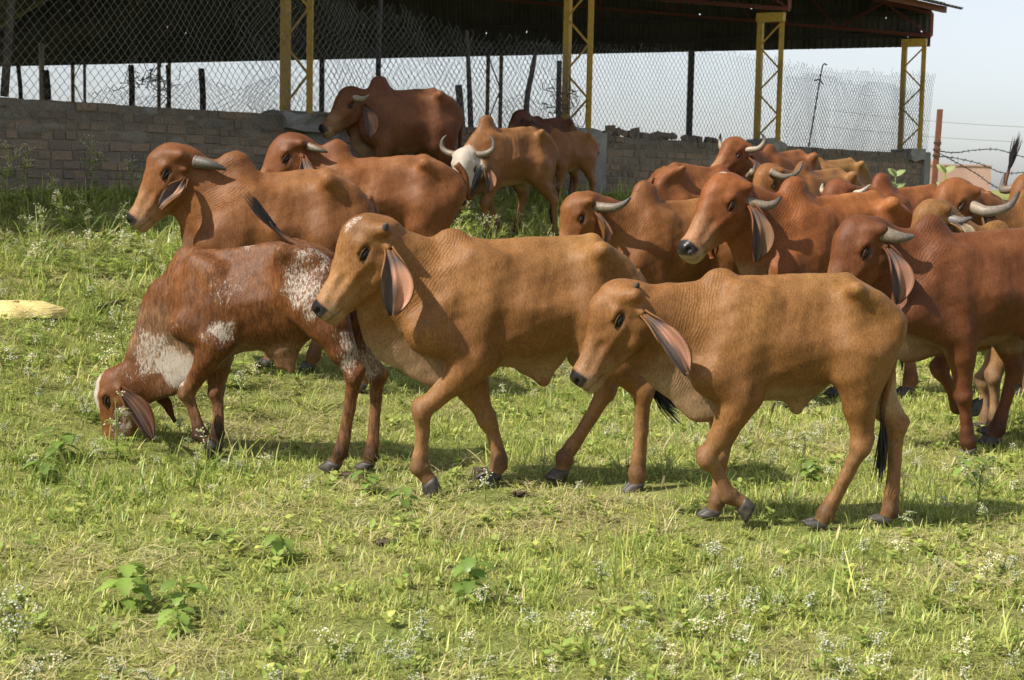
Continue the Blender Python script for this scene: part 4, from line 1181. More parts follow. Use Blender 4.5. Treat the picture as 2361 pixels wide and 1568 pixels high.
def build_cow(fr, S):
    """S holds local-frame data in metres: k size, top/bot outline, neck pairs, dewlap, hump, head, legs ..."""
    k = S['k']
    sc = Sculpt()
    # ---- trunk
    top = arr(S['top']); bot = arr(S['bot'])
    top = top[np.argsort(top[:, 0])]; bot = bot[np.argsort(bot[:, 0])]
    x0, x1 = min(top[0, 0], bot[0, 0]), max(top[-1, 0], bot[-1, 0])
    xs = np.linspace(x0, x1, 40)
    zt = np.interp(xs, top[:, 0], top[:, 1]); zb = np.interp(xs, bot[:, 0], bot[:, 1])
    q = (xs - x0) / (x1 - x0)
    wq = np.interp(q, [0, .06, .14, .26, .38, .55, .70, .85, .95, 1.0], [.055, .10, .150, .185, .205, .215, .195, .155, .115, .085]) * k * S.get('fat', 1.0) * .95
    sc.loft((0, 0, 0), ((1, 0, 0), (0, 1, 0), (0, 0, 1)), xs, zt, zb, wq, 0.05, taper=0.34, btaper=0.14, endk=0.08 * k)
    zat = lambda x: float(np.interp(x, xs, zt))
    bat = lambda x: float(np.interp(x, xs, zb))
    X = lambda t: x0 + (x1 - x0) * t
    # bones under the skin: hooks, pins, spine, last ribs
    hookx = S.get('hook', X(.27)); bony = S.get('bony', 1.0)
    for sy in (1, -1):
        sc.ball((hookx, sy * .162 * k, zat(hookx) - .038 * k), .028 * k, .045 * k)
        sc.cone((hookx, sy * .155 * k, zat(hookx) - .045 * k), (X(.06), sy * .07 * k, zat(X(.05)) - .05 * k), .022 * k, .022 * k, .07 * k)
        sc.ball((X(.035), sy * .075 * k, zat(X(.03)) - .06 * k), .035 * k, .05 * k)
        # hollow flank in front of the hip, and between hip and pin
        sc.ball((X(.385), sy * .262 * k, zat(X(.37)) - .150 * k), .115 * k * bony, .10 * k, sub=True)
        sc.ball((X(.155), sy * .240 * k, zat(X(.15)) - .135 * k), .088 * k * bony, .09 * k, sub=True)
    sc.cone((X(.75), 0, zat(X(.75)) - .012), (hookx, 0, zat(hookx) - .012), .020 * k, .022 * k, .05 * k)
    sc.cone((hookx, 0, zat(hookx) - .012), (X(.03), 0, zat(X(.03)) - .015), .022 * k, .022 * k, .05 * k)
    # ---- legs
    FL = []
    kb = k; k = k * S.get('legk', 1.03)
    for key, sy in (('fl', 1), ('fr', -1)):
        lg = S['legs'].get(key)
        if lg is None: continue
        elb, kn, fe, ho = [arr(p) for p in lg]
        sh_top = arr((X(.80), sy * .085 * k, zat(X(.80)) - .05 * k)); sh_pt = arr((X(.93), sy * .115 * k, lerp(bat(X(.9)), zat(X(.9)), .34)))
        if 'shoulder' in S: sh_pt = arr((S['shoulder'][0], sy * .115 * k, S['shoulder'][1]))
        sc.cone(sh_top, sh_pt, .055 * k, .088 * k, .07 * k, ky=1.35)
        sc.cone((X(.70), sy * .11 * k, zat(X(.72)) - .10 * k), (elb[0], sy * .125 * k, elb[2] + .05 * k), .05 * k, .07 * k, .09 * k, ky=1.5)
        sc.cone(sh_pt, elb, .085 * k, .070 * k, .05 * k, ky=1.2)
        sc.cone(elb + arr((-.02 * k, 0, .05 * k)), elb + arr((-.068 * k, 0, .012 * k)), .045 * k, .024 * k, .035 * k)
        mid = lerp(elb, kn, .3)
        # hollow in front of the shoulder blade, crease behind the shoulder and elbow
        sc.cone((X(.90), sy * .175 * k, zat(X(.88)) - .10 * k), (sh_pt[0] + .075 * k, sy * .175 * k, sh_pt[2] + .10 * k), .030 * k, .034 * k, .06 * k, sub=True)
        sc.cone((X(.66), sy * .225 * k, zat(X(.68)) - .20 * k), (elb[0] - .085 * k, sy * .20 * k, elb[2] + .03 * k), .030 * k, .030 * k, .07 * k, sub=True)
        sc.cone(elb, mid, .070 * k, .062 * k, .04 * k)
        sc.cone(mid, kn, .060 * k, .039 * k, .04 * k)
        sc.cone(kn + arr((.010 * k, -.012 * k, .018 * k)), kn + arr((.010 * k, .012 * k, -.012 * k)), .038 * k, .036 * k, .016 * k)
        c1 = lerp(kn, fe, .2); c2 = lerp(kn, fe, .82)
        sc.cone(kn, c1, .036 * k, .026 * k, .025 * k); sc.cone(c1, c2, .025 * k, .0235 * k, .02 * k); sc.cone(c2, fe, .024 * k, .034 * k, .025 * k)
        A_ = kn; bkv = nrm(np.cross(nrm(fe - kn), (0, 1, 0))); bkv = bkv if bkv[0] < 0 else -bkv
        sc.cone(lerp(A_, fe, .12) + bkv * .024 * k, lerp(A_, fe, .9) + bkv * .026 * k, .013 * k, .013 * k, .012 * k)
        sc.cone(fe, lerp(fe, ho, .62), .034 * k, .031 * k, .02 * k)
        bk = nrm(np.cross(nrm(ho - fe), (0, 1, 0)))
        if bk[0] > 0: bk = -bk
        sc.cone(fe + bk * .030 * k + (ho - fe) * .15 + arr((0, .015 * k, 0)), fe + bk * .030 * k + (ho - fe) * .15 - arr((0, .015 * k, 0)), .013 * k, .013 * k, .012 * k)
        FL.append((key, fe, ho))
    for key, sy in (('hl', 1), ('hr', -1)):
        lg = S['legs'].get(key)
        if lg is None: continue
        st, hk, fe, ho = [arr(p) for p in lg]
        hip = arr((X(.20), sy * .10 * k, zat(X(.20)) - .16 * k))
        sc.cone(hip, lerp(hip, st, .75), .140 * k, .108 * k, .07 * k, ky=1.55)
        sc.cone(lerp(hip, st, .6), st, .108 * k, .070 * k, .06 * k, ky=1.25)
        but = arr((X(.075), sy * .075 * k, zat(X(.06)) - .16 * k))
        gas = lerp(st, hk, .45) 
        sc.cone(but, gas + arr((-.03 * k, 0, .02 * k)), .074 * k, .046 * k, .08 * k, ky=1.3)
        sc.cone(st, gas, .070 * k, .053 * k, .045 * k, ky=1.15)
        sc.cone(gas, hk, .052 * k, .036 * k, .04 * k, ky=1.1)
        hp = hk + arr((-.040 * k, 0, .036 * k))
        sc.cone(lerp(but, gas, .6), hp, .030 * k, .017 * k, .035 * k)
        sc.cone(hp, hk, .020 * k, .036 * k, .02 * k)
        c1 = lerp(hk, fe, .2); c2 = lerp(hk, fe, .82)
        sc.cone(hk, c1, .040 * k, .029 * k, .03 * k); sc.cone(c1, c2, .028 * k, .0255 * k, .02 * k); sc.cone(c2, fe, .026 * k, .036 * k, .025 * k)
        A_ = hk; bkv = nrm(np.cross(nrm(fe - hk), (0, 1, 0))); bkv = bkv if bkv[0] < 0 else -bkv
        sc.cone(lerp(A_, fe, .12) + bkv * .024 * k, lerp(A_, fe, .9) + bkv * .026 * k, .013 * k, .013 * k, .012 * k)
        sc.cone(fe, lerp(fe, ho, .62), .035 * k, .032 * k, .02 * k)
        bk = nrm(np.cross(nrm(ho - fe), (0, 1, 0)))
        if bk[0] > 0: bk = -bk
        sc.cone(fe + bk * .032 * k + (ho - fe) * .15 + arr((0, .015 * k, 0)), fe + bk * .032 * k + (ho - fe) * .15 - arr((0, .015 * k, 0)), .013 * k, .013 * k, .012 * k)
        FL.append((key, fe, ho))
    k = kb
    # ---- neck: (top, bottom) pairs from the withers to the head
    NP = [(arr(a), lerp(arr(b), arr(a), S.get('nup', .20))) for a, b in S['neck']]
    ctr = [(a + b) / 2 for a, b in NP]; rad = [np.linalg.norm((a - b)[[0, 2]]) / 2 for a, b in NP]
    nky = S.get('nky', 1.75)
    for i in range(len(NP) - 1):
        sc.cone(ctr[i], ctr[i + 1], rad[i], rad[i + 1], .07 * k, ky=nky)
        # crest
        a, b = NP[i][0], NP[i + 1][0]
        dn = arr((0, 0, -.035 * k))
        sc.cone(a + dn, b + dn, .032 * k, .032 * k, .06 * k)
    # ---- dewlap: thin hanging skin
    dl = [arr(p) for p in S.get('dew', [])]
    for i in range(len(dl) - 1):
        sc.cone(dl[i] + arr((0, 0, .05 * k)), dl[i + 1] + arr((0, 0, .05 * k)), .055 * k, .055 * k, .06 * k, ky=3.2)
        tgt = ctr[min(i, len(ctr) - 1)]
        for f in (.35, .7):
            sc.cone(lerp(dl[i], ctr[-1 - min(i * (len(ctr) - 1) // max(len(dl) - 1, 1), len(ctr) - 1)], f), lerp(dl[i + 1], ctr[-1 - min((i + 1) * (len(ctr) - 1) // max(len(dl) - 1, 1), len(ctr) - 1)], f), .065 * k, .065 * k, .06 * k, ky=2.6)
    # ---- hump
    if 'hump' in S:
        hb, hp, hr = S['hump']          # base centre, peak, radius
        hb = arr(hb); hp = arr(hp)
        sc.cone(hb, hp - nrm(hp - hb) * hr * .72, hr, hr * .72, .075 * k, ky=1.5)
    # ---- belly details
    for a, b, ra, rb in S.get('sheath', []):
        sc.cone(a, b, ra, rb, .05 * k, ky=1.6)
    for a, r in S.get('udder', []):
        sc.ball(a, r, .05 * k)
    # ---- head
    H = S['head']; P = arr(H['P']); u = nrm(H['u']); L = H['L']
    side = arr(H['side']); side = nrm(side - u * (side @ u))       # towards the beast's left
    v = nrm(np.cross(u, side))
    if H.get('roll'):
        c_, s_ = math.cos(R(H['roll'])), math.sin(R(H['roll'])); side, v = side * c_ + v * s_, v * c_ - side * s_
    hp = lambda a, b, c: P + (u * a + v * b + side * c) * L
    us = arr([-.14, -.06, .0, .12, .27, .38, .5, .62, .74, .85, .95, 1.03, 1.07])
    dome = H.get('dome', 1.0)
    vt = arr([.10, .25, .315, .375, .385, .345, .268, .200, .152, .118, .100, .086, .062]) ; vt[:7] *= dome
    vb = arr([-.06, -.14, -.20, -.28, -.335, -.34, -.32, -.288, -.262, -.245, -.238, -.222, -.19])
    wd = arr([.10, .17, .205, .232, .232, .208, .180, .157, .144, .139, .142, .138, .118])
    sc.loft(P, (u, side, v), us * L, vt * L, vb * L, wd * L, .035, taper=.12, btaper=.30, endk=.035 * L, flat=2.3)
    for sy in (1, -1):
        sc.ball(hp(.255, .145, sy * .185), .060 * L, .07 * L)                          # brow
        sc.cone(hp(.33, .00, sy * .175), hp(.62, -.03, sy * .115), .050 * L, .035 * L, .07 * L)   # cheek bone
        sc.cone(hp(.26, -.14, sy * .125), hp(.40, -.20, sy * .115), .105 * L, .085 * L, .06 * L)  # jaw muscle
        sc.cone(hp(.275, .085, sy * .240), hp(.355, .062, sy * .230), .040 * L, .038 * L, .03 * L, sub=True)                # eye socket
        sc.cone(hp(.40, .06, sy * .165), hp(.70, .075, sy * .075), .030 * L, .022 * L, .04 * L)                   # edge of the nose bridge
        sc.cone(hp(.30, -.25, sy * .135), hp(.62, -.235, sy * .095), .030 * L, .022 * L, .04 * L)               # jaw edge
        sc.cone(hp(.50, -.10, sy * .205), hp(.80, -.10, sy * .165), .035 * L, .02 * L, .06 * L, sub=True)          # hollow cheek
        sc.cone(hp(.235, .15, sy * .225), hp(.34, .135, sy * .212), .020 * L, .016 * L, .03 * L)                  # brow fold
        sc.cone(hp(.94, .00, sy * .062), hp(1.0, -.03, sy * .062), .066 * L, .058 * L, .05 * L)     # nostril wing
        sc.cone(hp(1.03, .012, sy * .088), hp(1.085, .0, sy * .072), .030 * L, .024 * L, .018 * L, sub=True)
        sc.cone(hp(.62, .06, sy * .15), hp(.86, .0, sy * .145), .02 * L, .015 * L, .06 * L, sub=True)
        if H.get('horn'):
            sc.cone(hp(.10, .16, sy * .15), hp(.02, .10, sy * .235), .10 * L, .072 * L, .06 * L)
        sc.cone(hp(.10, -.02, sy * .17), hp(.12, -.06, sy * .245), .055 * L, .035 * L, .04 * L)     # ear root
    sc.cone(hp(.90, -.15, 0), hp(.98, -.135, 0), .062 * L, .052 * L, .045 * L)                       # chin
    # neck to skull
    sc.cone(ctr[-1], hp(.16, -.02, 0), rad[-1], .23 * L, .06 * k, ky=1.35)
    zmid = float(np.mean(zt + zb)) / 2; ribw = S.get('ribs', .25) * .0035
    def wob(x, y, z):
        m = np.clip((x - X(.36)) / .08, 0, 1) * np.clip((X(.72) - x) / .1, 0, 1) * np.clip((z - zmid + .12 * k) / .12, 0, 1) * np.clip((zmid + .24 * k - z) / .1, 0, 1)
        return (m * ribw * np.sin((x + .28 * (z - zmid)) * 2 * np.pi / (.058 * k)) + 0.0022 * np.sin(x * 23 + 3 * np.sin(z * 9)) * np.sin(z * 19 + y * 11) + 0.0012 * np.sin(x * 51 + z * 37) * np.sin(z * 43 - x * 17)).astype(np.float32) * k
    V, F = sc.build(S.get('res', .012), wob)
    # ---- colours
    c0 = arr(S['col']); dark = arr(S.get('dark', c0 * arr((.55, .45, .42)))); pale = arr(S.get('pale', lerp(c0, arr((.52, .40, .26)), .55)))
    C = np.tile(c0, (len(V), 1))
    hz = float(np.interp(0, xs, zt)) 
    def mixin(m, col):
        nonlocal C
        m = np.clip(m, 0, 1)[:, None]; C = C * (1 - m) + arr(col) * m
    rel = V - P
    hu, hv, hy = rel @ u / L, rel @ v / L, rel @ side / L
    hd = np.sqrt(((hu - .4) / .8) ** 2 + (hv / .5) ** 2 + (hy / .4) ** 2)
    onhead = sstep((1.15 - hd) / .3)
    n1 = hash3(V, 9.0); n2 = hash3(V + 5.1, 23.0)
    under = sstep((float(np.mean(zb)) + .06 * k + .03 * n1 - V[:, 2]) / (.10 * k)) * (1 - onhead) * sstep((V[:, 2] - .42 * hz) / .06) * sstep((.135 * k - np.abs(V[:, 1])) / (.05 * k))
    mixin(under * .6 * S.get('palew', 1), pale)
    brk = sstep((V[:, 0] - X(.80)) / (.08 * k)) * (1 - onhead) * sstep((np.interp(np.clip(V[:, 0], xs[0], xs[-1]), xs, zb) + .13 * k + .04 * n1 - V[:, 2]) / (.10 * k)) * sstep((V[:, 2] - .40 * hz) / .06) * sstep((.14 * k - np.abs(V[:, 1])) / (.05 * k))
    mixin(brk * .55 * S.get('palew', 1), pale)
    flank = sstep((lerp(float(np.mean(zb)), hz, .62) + .05 * n1 - V[:, 2]) / (.16 * k)) * (1 - onhead) * (1 - under)  # shade of the lower flank, painted into the coat colour
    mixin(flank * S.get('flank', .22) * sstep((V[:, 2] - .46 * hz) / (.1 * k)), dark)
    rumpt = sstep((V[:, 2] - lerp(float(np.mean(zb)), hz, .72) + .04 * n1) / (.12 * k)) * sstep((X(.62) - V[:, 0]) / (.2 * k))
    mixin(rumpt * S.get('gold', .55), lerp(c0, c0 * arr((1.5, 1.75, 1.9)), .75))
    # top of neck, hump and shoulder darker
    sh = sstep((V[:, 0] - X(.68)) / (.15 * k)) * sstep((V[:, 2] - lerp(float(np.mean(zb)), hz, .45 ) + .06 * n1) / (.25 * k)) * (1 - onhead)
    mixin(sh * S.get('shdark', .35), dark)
    mixin(onhead * S.get('hdark', .25), S.get('hcol', dark))
    # inner and lower legs
    low = sstep((.46 * hz + .05 * n1 - V[:, 2]) / (.22 * k))
    mixin(low * .45 * (1 - onhead), S.get('legcol', lerp(c0, pale, .45)))
    for key, fe, ho in FL:
        dd = np.linalg.norm(V - fe, axis=1)
        mixin(sstep((.085 * k - dd + .015 * n2) / (.05 * k)) * S.get('fetdark', .55), (.045, .025, .015))
    for key in ('fl', 'fr'):
        if S['legs'].get(key):
            dd = np.linalg.norm(V - arr(S['legs'][key][1]) - arr((.03 * k, 0, 0)), axis=1)
            mixin(sstep((.06 * k - dd + .012 * n2) / (.035 * k)) * .3, (.05, .028, .015))
    # face: pale muzzle band, black nose, dark eye rim
    facew = sstep((hu - .55 + .08 * n1) / .25) * onhead
    mixin(facew * S.get('facepale', .35), lerp(c0, arr((.62, .42, .24)), .5))
    mz = onhead * sstep((hu - .86 - .02 * n2) / .06) * sstep((.02 - hv) / .06)
    mixin(mz * S.get('muzzle', .35), (.50, .38, .25))
    nose = onhead * sstep((hu - .945 + .012 * n2) / .03) * sstep((hv + .062 + .06 * np.abs(hy)) / .03)
    mixin(nose, (.022, .019, .019))
    mouth = onhead * sstep((.014 - np.abs(hv + .125 + .16 * (1.0 - hu))) / .008) * sstep((hu - .80) / .05) 
    mixin(mouth * .5, (.05, .03, .02))
    ed = np.sqrt((hu - .315) ** 2 + (hv - .065) ** 2 + (np.abs(hy) - .20) ** 2)
    mixin(onhead * sstep((.105 - ed + .01 * n2) / .05) * S.get('eyedark', .45), c0 * .22)
    wpv = np.full(len(V), -1.0)
    for (pc, pr, amt) in S.get('white', []):
        dd = np.linalg.norm((V - arr(pc)) / (arr(pr) * 1.5), axis=1) + .38 * n1 + .22 * n2
        wpv = np.maximum(wpv, amt * .66 * sstep((1.5 - dd) / 1.25))
    for (pc, pr, amt) in S.get('hwhite', []):
        q_ = np.stack([hu, hv, hy], 1)
        dd = np.linalg.norm((q_ - arr(pc)) / arr(pr), axis=1) + .12 * n1 + .08 * n2
        wpv = np.maximum(wpv, amt * .70 * sstep((1.2 - dd) / .7))
    # neck wrinkle coordinate
    na = ctr[0]; nb = ctr[-1]; nv = nb - na; nl = np.linalg.norm(nv)
    t = (V - na) @ nv / nl ** 2
    nka = sstep((t + .05) / .3) * sstep((1.02 - t) / .25) * (1 - onhead) * sstep((V[:, 2] - .50 * hz) / .1) * S.get('wrinkle', 1.0)
    o = empty(S.get('name', 'cow'), fr.o, fr.a)
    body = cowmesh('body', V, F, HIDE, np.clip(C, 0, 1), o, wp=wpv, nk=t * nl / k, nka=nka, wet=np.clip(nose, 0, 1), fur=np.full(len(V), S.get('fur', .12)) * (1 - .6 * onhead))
    # ---- eyes
    for sy in (1, -1):
        c = hp(.318, .066, sy * S.get('eyey', .197))
        n = 10
        th = np.linspace(0, np.pi, n); ph = np.linspace(0, 2 * np.pi, 14, endpoint=False)
        EV = arr([c + L * (.072 * math.sin(a) * math.cos(b_) * (u - v * .18) + .034 * math.sin(a) * math.sin(b_) * v + .034 * math.cos(a) * side) for a in th for b_ in ph])
        EF = [(i * 14 + j, i * 14 + (j + 1) % 14, (i + 1) * 14 + (j + 1) % 14, (i + 1) * 14 + j) for i in range(n - 1) for j in range(14)]
        e = link('eye', mesh_from('eye', EV, EF, EYE), o)
        # lids: a lash rim over the upper edge
        ang = np.linspace(-.25, math.pi + .25, 10)
        rim = arr([c + L * (.080 * math.cos(a) * (u - v * .18) + (.036 * math.sin(a) + .002) * v + sy * (.022 + .012 * math.sin(a)) * side) for a in ang])
        rv, rf = tube(rim, L * .0085 * np.sin(np.linspace(.35, math.pi - .35, 10)) + .001, 6)
        lid = mesh_from('eyelid', rv, rf, HIDE); set_attr(lid, 'Col', np.tile(c0 * .3, (len(rv), 1)))
        set_attr(lid, 'wp', np.full(len(rv), -1.0))
        link('eyelid', lid, e)
    # ---- ears
    for sy in (1, -1):
        ed_ = S.get('ear', {}) if sy > 0 else S.get('ear_far', S.get('ear', {}))
        if ed_ is None: continue
        eb = ed_.get('base', (.115, -.06)); base = hp(eb[0], eb[1], sy * .235)
        dirv = arr(ed_.get('dir', (-.12, .22, -1.0))) * arr((1, sy, 1)); dirv = nrm(dirv)
        nv_ = arr(ed_.get('nrm', (.35, 1.0, .1))) * arr((1, sy, 1)); nv_ = nrm(nv_ - dirv * (nv_ @ dirv))
        wv_ = np.cross(dirv, nv_)
        EL = ed_.get('len', .66) * L; EW = ed_.get('wid', .155) * 1.12 * L
        bend = ed_.get('bend', .10) * L; twist = R(ed_.get('twist', 25)) * sy
        cupd = ed_.get('cup', .55)
        ns, ntt = 22, 13
        sv = np.linspace(0, 1, ns); tv = np.linspace(-1, 1, ntt)
        wprof = np.interp(sv, [0, .08, .2, .4, .6, .78, .9, .97, 1.0], [.30, .36, .55, .88, 1.0, .88, .60, .32, .10])
        g = np.exp(-np.linspace(-1.5, 1.5, 5) ** 2); g /= g.sum(); wprof = np.convolve(np.pad(wprof, 2, mode='edge'), g, 'valid')
        V1, C1 = [], []
        colo = lerp(c0, dark, .4)
        for si, s_ in enumerate(sv):
            ctrp = base + dirv * EL * s_ + side * sy * L * .07 * (1 - math.exp(-s_ * 9)) + nv_ * bend * math.sin(s_ * math.pi) * .6 + wv_ * EW * .22 * math.sin(s_ * math.pi * 1.15) * (-1 if sy > 0 else 1)
            aa = twist * s_
            wv2 = wv_ * math.cos(aa) + nv_ * math.sin(aa); nv2 = nv_ * math.cos(aa) - wv_ * math.sin(aa)
            cup = lerp(1.5, cupd, min(1, s_ / .5))
            for t_ in tv:
                w = EW * wprof[si] * (1.0 if t_ < 0 else .74)
                off = w * (math.sin(t_ * min(cup, 1.5)) / max(min(cup, 1.5), .01))
                up = w * (1 - math.cos(t_ * cup)) / max(cup, .01) * 1.1
                crump = .006 * math.sin(s_ * 9 + t_ * 4) * k + .020 * k * math.sin(t_ * 7.0 + 1.0 + s_ * 1.5) * wprof[si] * .6
                V1.append(ctrp + wv2 * off * (1 if sy > 0 else -1) + nv2 * (up + crump))
                pk = arr(ed_.get('pink', (.40, .20, .13))); gy = arr(ed_.get('grey', (.10, .075, .068))); 
                m1 = float(sstep((-t_ * 1.0 + .22 + .22 * math.sin(s_ * 6.5)) / .30)) * (.75 + .25 * math.sin(t_ * 16 + s_ * 3)) * float(sstep((s_ - .18) / .25))
                cc = lerp(gy, pk, m1) if ed_.get('pinkside', 1) > 0 else lerp(pk, gy, m1)
                edge = max(0, abs(t_) - .82) / .18
                cc = lerp(cc, colo, min(1, edge * .5 + max(0, (.2 - s_) / .2) * .8))
                cc = lerp(cc, arr((.03, .022, .02)), float(sstep((s_ - .86) / .12)) * .6)
                C1.append(cc)
        V1 = arr(V1); C1 = arr(C1)
        V1 = V1.reshape(ns, ntt, 3)
        nr = np.cross(np.gradient(V1, axis=0).reshape(-1, 3), np.gradient(V1, axis=1).reshape(-1, 3)); nr /= np.linalg.norm(nr, axis=1)[:, None] + 1e-9
        V1 = V1.reshape(-1, 3)
        sgn = np.sign((nr @ nv_).mean()) or 1
        V2 = V1 - nr * sgn * .009 * k
        Cb = np.tile(colo, (len(V1), 1)); 
        N = ns * ntt
        Fq = [(i * ntt + j, i * ntt + j + 1, (i + 1) * ntt + j + 1, (i + 1) * ntt + j) for i in range(ns - 1) for j in range(ntt - 1)]
        Fb = [tuple(N + q for q in f[::-1]) for f in Fq]
        rimi = [j for j in range(ntt)] + [(i + 1) * ntt - 1 for i in range(1, ns)] + [(ns - 1) * ntt + j for j in range(ntt - 2, -1, -1)] + [i * ntt for i in range(ns - 2, 0, -1)]
        Fr = [(rimi[i], rimi[(i + 1) % len(rimi)], N + rimi[(i + 1) % len(rimi)], N + rimi[i]) for i in range(len(rimi))]
        cowmesh('ear', np.vstack([V1, V2]), Fq + Fb + Fr, EARM, np.vstack([C1, Cb]), o)
    # ---- horns
    if H.get('horn'):
        hn = H['horn']                       # points in head frame (u, v, y) and radius
        for sy in (1, -1):
            pts = spline([hp(a, b, sy * c) for a, b, c in (hn['pts'] if sy > 0 else hn.get('far', hn['pts']))], 22)
            t_ = np.linspace(0, 1, 22)
            rr = hn['r'] * (1 - t_ ** 1.6 * .80) * (1 + .045 * np.sin(t_ * 55) * (1 - t_) ** 2); rr[-1] *= .45
            rr[0] *= 1.1
            hv_, hf_ = tube(pts, rr, 12)
            hc = np.repeat(t_, 12)[:, None]
            a_, b_, c_ = arr(hn.get('c0', (.25, .195, .135))) * .85, arr(hn.get('c1', (.19, .155, .12))) * .85, arr(hn.get('c2', (.035, .033, .035)))
            cc = np.where(hc < .55, lerp(a_, b_, hc / .55), lerp(b_, c_, np.clip((hc - .55) / .38, 0, 1)))
            cowmesh('horn', hv_, hf_, HORN, cc, o)
    # ---- hooves: two claws each
    for key, fe, ho in FL:
        d = nrm(ho - fe)
        fw = nrm(arr((1, 0, 0)) - d * d[0]) if abs(d[0]) < .95 else nrm(arr((0, 0, 1)) - d * d[2])
        if S['legs'].get(key + '_flip'): fw = -fw
        sd = nrm(np.cross(d, fw))
        mb = MB()
        a = lerp(fe, ho, .52)
        ln = np.linalg.norm(ho - a)
        for sg in (1, -1):
            rings = []
            for t_, fo, rx, ry in ((0, 0.0, .036, .0185), (.25, .004, .041, .0205), (.75, .018, .047, .0215), (1.0, .026, .050, .0205)):
                cpt = a + d * ln * t_ + fw * fo * k + sd * sg * .0195 * k
                an = np.linspace(0, 2 * np.pi, 12, endpoint=False)
                rings.append([cpt + fw * (rx * k * math.cos(q) * (1.12 if math.cos(q) > 0 else .82)) + sd * (ry * k * math.sin(q) * (1 - .45 * max(0, math.cos(q)) ** 3)) for q in an])
            HV = arr(rings).reshape(-1, 3)
            HF = [(i * 12 + j, i * 12 + (j + 1) % 12, (i + 1) * 12 + (j + 1) % 12, (i + 1) * 12 + j) for i in range(3) for j in range(12)] + [tuple(range(36, 48)), tuple(range(11, -1, -1))]
            mb.add(HV, HF)
        link('hoof', mb.mesh('hoof', HOOF, True), o)
    # ---- tail
    if S.get('tail'):
        tp = spline(S['tail'], 26)
        tr = np.linspace(.026, .011, 26) * k
        tv_, tf_ = tube(tp, tr, 8)
        cc = np.tile(c0 * .9, (len(tv_), 1))
        fad = np.repeat(sstep((np.linspace(0, 1, 26) - .6) / .3), 8)[:, None]
        cc = cc * (1 - fad) + arr((.03, .02, .017)) * fad
        t_o = cowmesh('tail', tv_, tf_, HIDE, cc, o, wp=np.full(len(tv_), -1.0))
        if S.get('tuft', 1):
            e0 = tp[-4]; ed0 = nrm(tp[-1] - tp[-4]); tl = S.get('tuft_len', .22) * k
            tb = arr(S.get('tuft_bend', (0, 0, -.35)))
            mb = MB(); rg = np.random.default_rng(5)
            for i in range(90):
                jit = rg.normal(0, 1, 3) * .55
                ln = tl * rg.uniform(.55, 1.05)
                q0 = e0 + ed0 * ln * rg.uniform(0, .25) + rg.normal(0, .006, 3) * k
                q1 = q0 + nrm(ed0 + jit * .22 + tb * .3) * ln * .5
                q2 = q1 + nrm(ed0 + jit * .12 + tb * 1.0) * ln * .5
                mb.tube(spline([q0, q1, q2], 4), np.array([.0035, .004, .0032, .0008]) * k, 3, False)
            link('tail_tuft', mb.mesh('tail_tuft', TUFT, True), t_o)
    tag(o, S['label'], S.get('cat', 'cow'), 'cattle walking across the pasture')
    return o
# ------------------------------------------------------------------ the herd
UP = 4096 / 2361
def crop(x0, y0, w, h, W, H_):
    return lambda X, Y: ((x0 + X * w / W) / UP, (y0 + Y * h / H_) / UP)
c1 = crop(0, 0, 1400, 930, 2360, 1568); c2 = crop(1200, 0, 1400, 930, 2360, 1568); c3 = crop(2500, 0, 1596, 1060, 2361, 1568)
c4 = crop(300, 800, 1400, 1200, 1829, 1568); c5 = crop(1200, 800, 1500, 1300, 1809, 1568); c6 = crop(2200, 1000, 1500, 1200, 1960, 1568)
c7 = crop(2700, 500, 1396, 1200, 1824, 1568); c9 = crop(3200, 500, 896, 600, 2342, 1568); c8 = crop(2100, 600, 1000, 600, 2361, 1417)

def xz(fr, pts, cv):
    return [tuple(fr.px(*cv(*p))[[0, 2]]) for p in pts]
def pl(fr, p, cv, y=0.0):
    return fr.px(*cv(*p), y)
def leg(fr, pts, cv, y0, y1):
    """elbow/stifle, knee/hock, fetlock, hoof in picture points; sideways offset from y0 at the top to y1 at the hoof"""
    return [pl(fr, p, cv, lerp(y0, y1, t)) for p, t in zip(pts, (0, .5, .9, 1))]
def head_px(fr, P, M, th, cv, y=0.0, **kw):
    p = fr.world(pl(fr, P, cv, y)); a = R(180 + th); f = np.array([math.cos(a), math.sin(a), 0]); l = np.array([-math.sin(a), math.cos(a), 0])
    r = ray(*cv(*M)); t = ((p - CAMP) @ l) / (r @ l); m = CAMP + r * t
    d = m - p
    u = nrm(d)
    return dict(P=fr.local(p), u=arr((u @ fr.f, u @ fr.l, u[2])), side=arr((l @ fr.f, l @ fr.l, 0)), L=np.linalg.norm(d) / 1.03, **kw)
def head_dir(fr, P, th, pitch, L, cv, y=0.0, **kw):
    p = pl(fr, P, cv, y); a = R(180 + th); f = np.array([math.cos(a), math.sin(a), 0]); l = np.array([-math.sin(a), math.cos(a), 0])
    u = f * math.cos(R(pitch)) - np.array([0, 0, math.sin(R(pitch))])
    return dict(P=p, u=arr((u @ fr.f, u @ fr.l, u[2])), side=arr((l @ fr.f, l @ fr.l, 0)), L=L, **kw)
ONLY = None

CS = .76
def cc_(*c): return tuple(v * CS for v in c)
TAN = cc_(.315, .146, .045); RED = cc_(.290, .098, .027); DRED = cc_(.190, .066, .023); UMB = cc_(.190, .073, .030); GOLD = cc_(.32, .160, .050); BRN = cc_(.27, .108, .033)

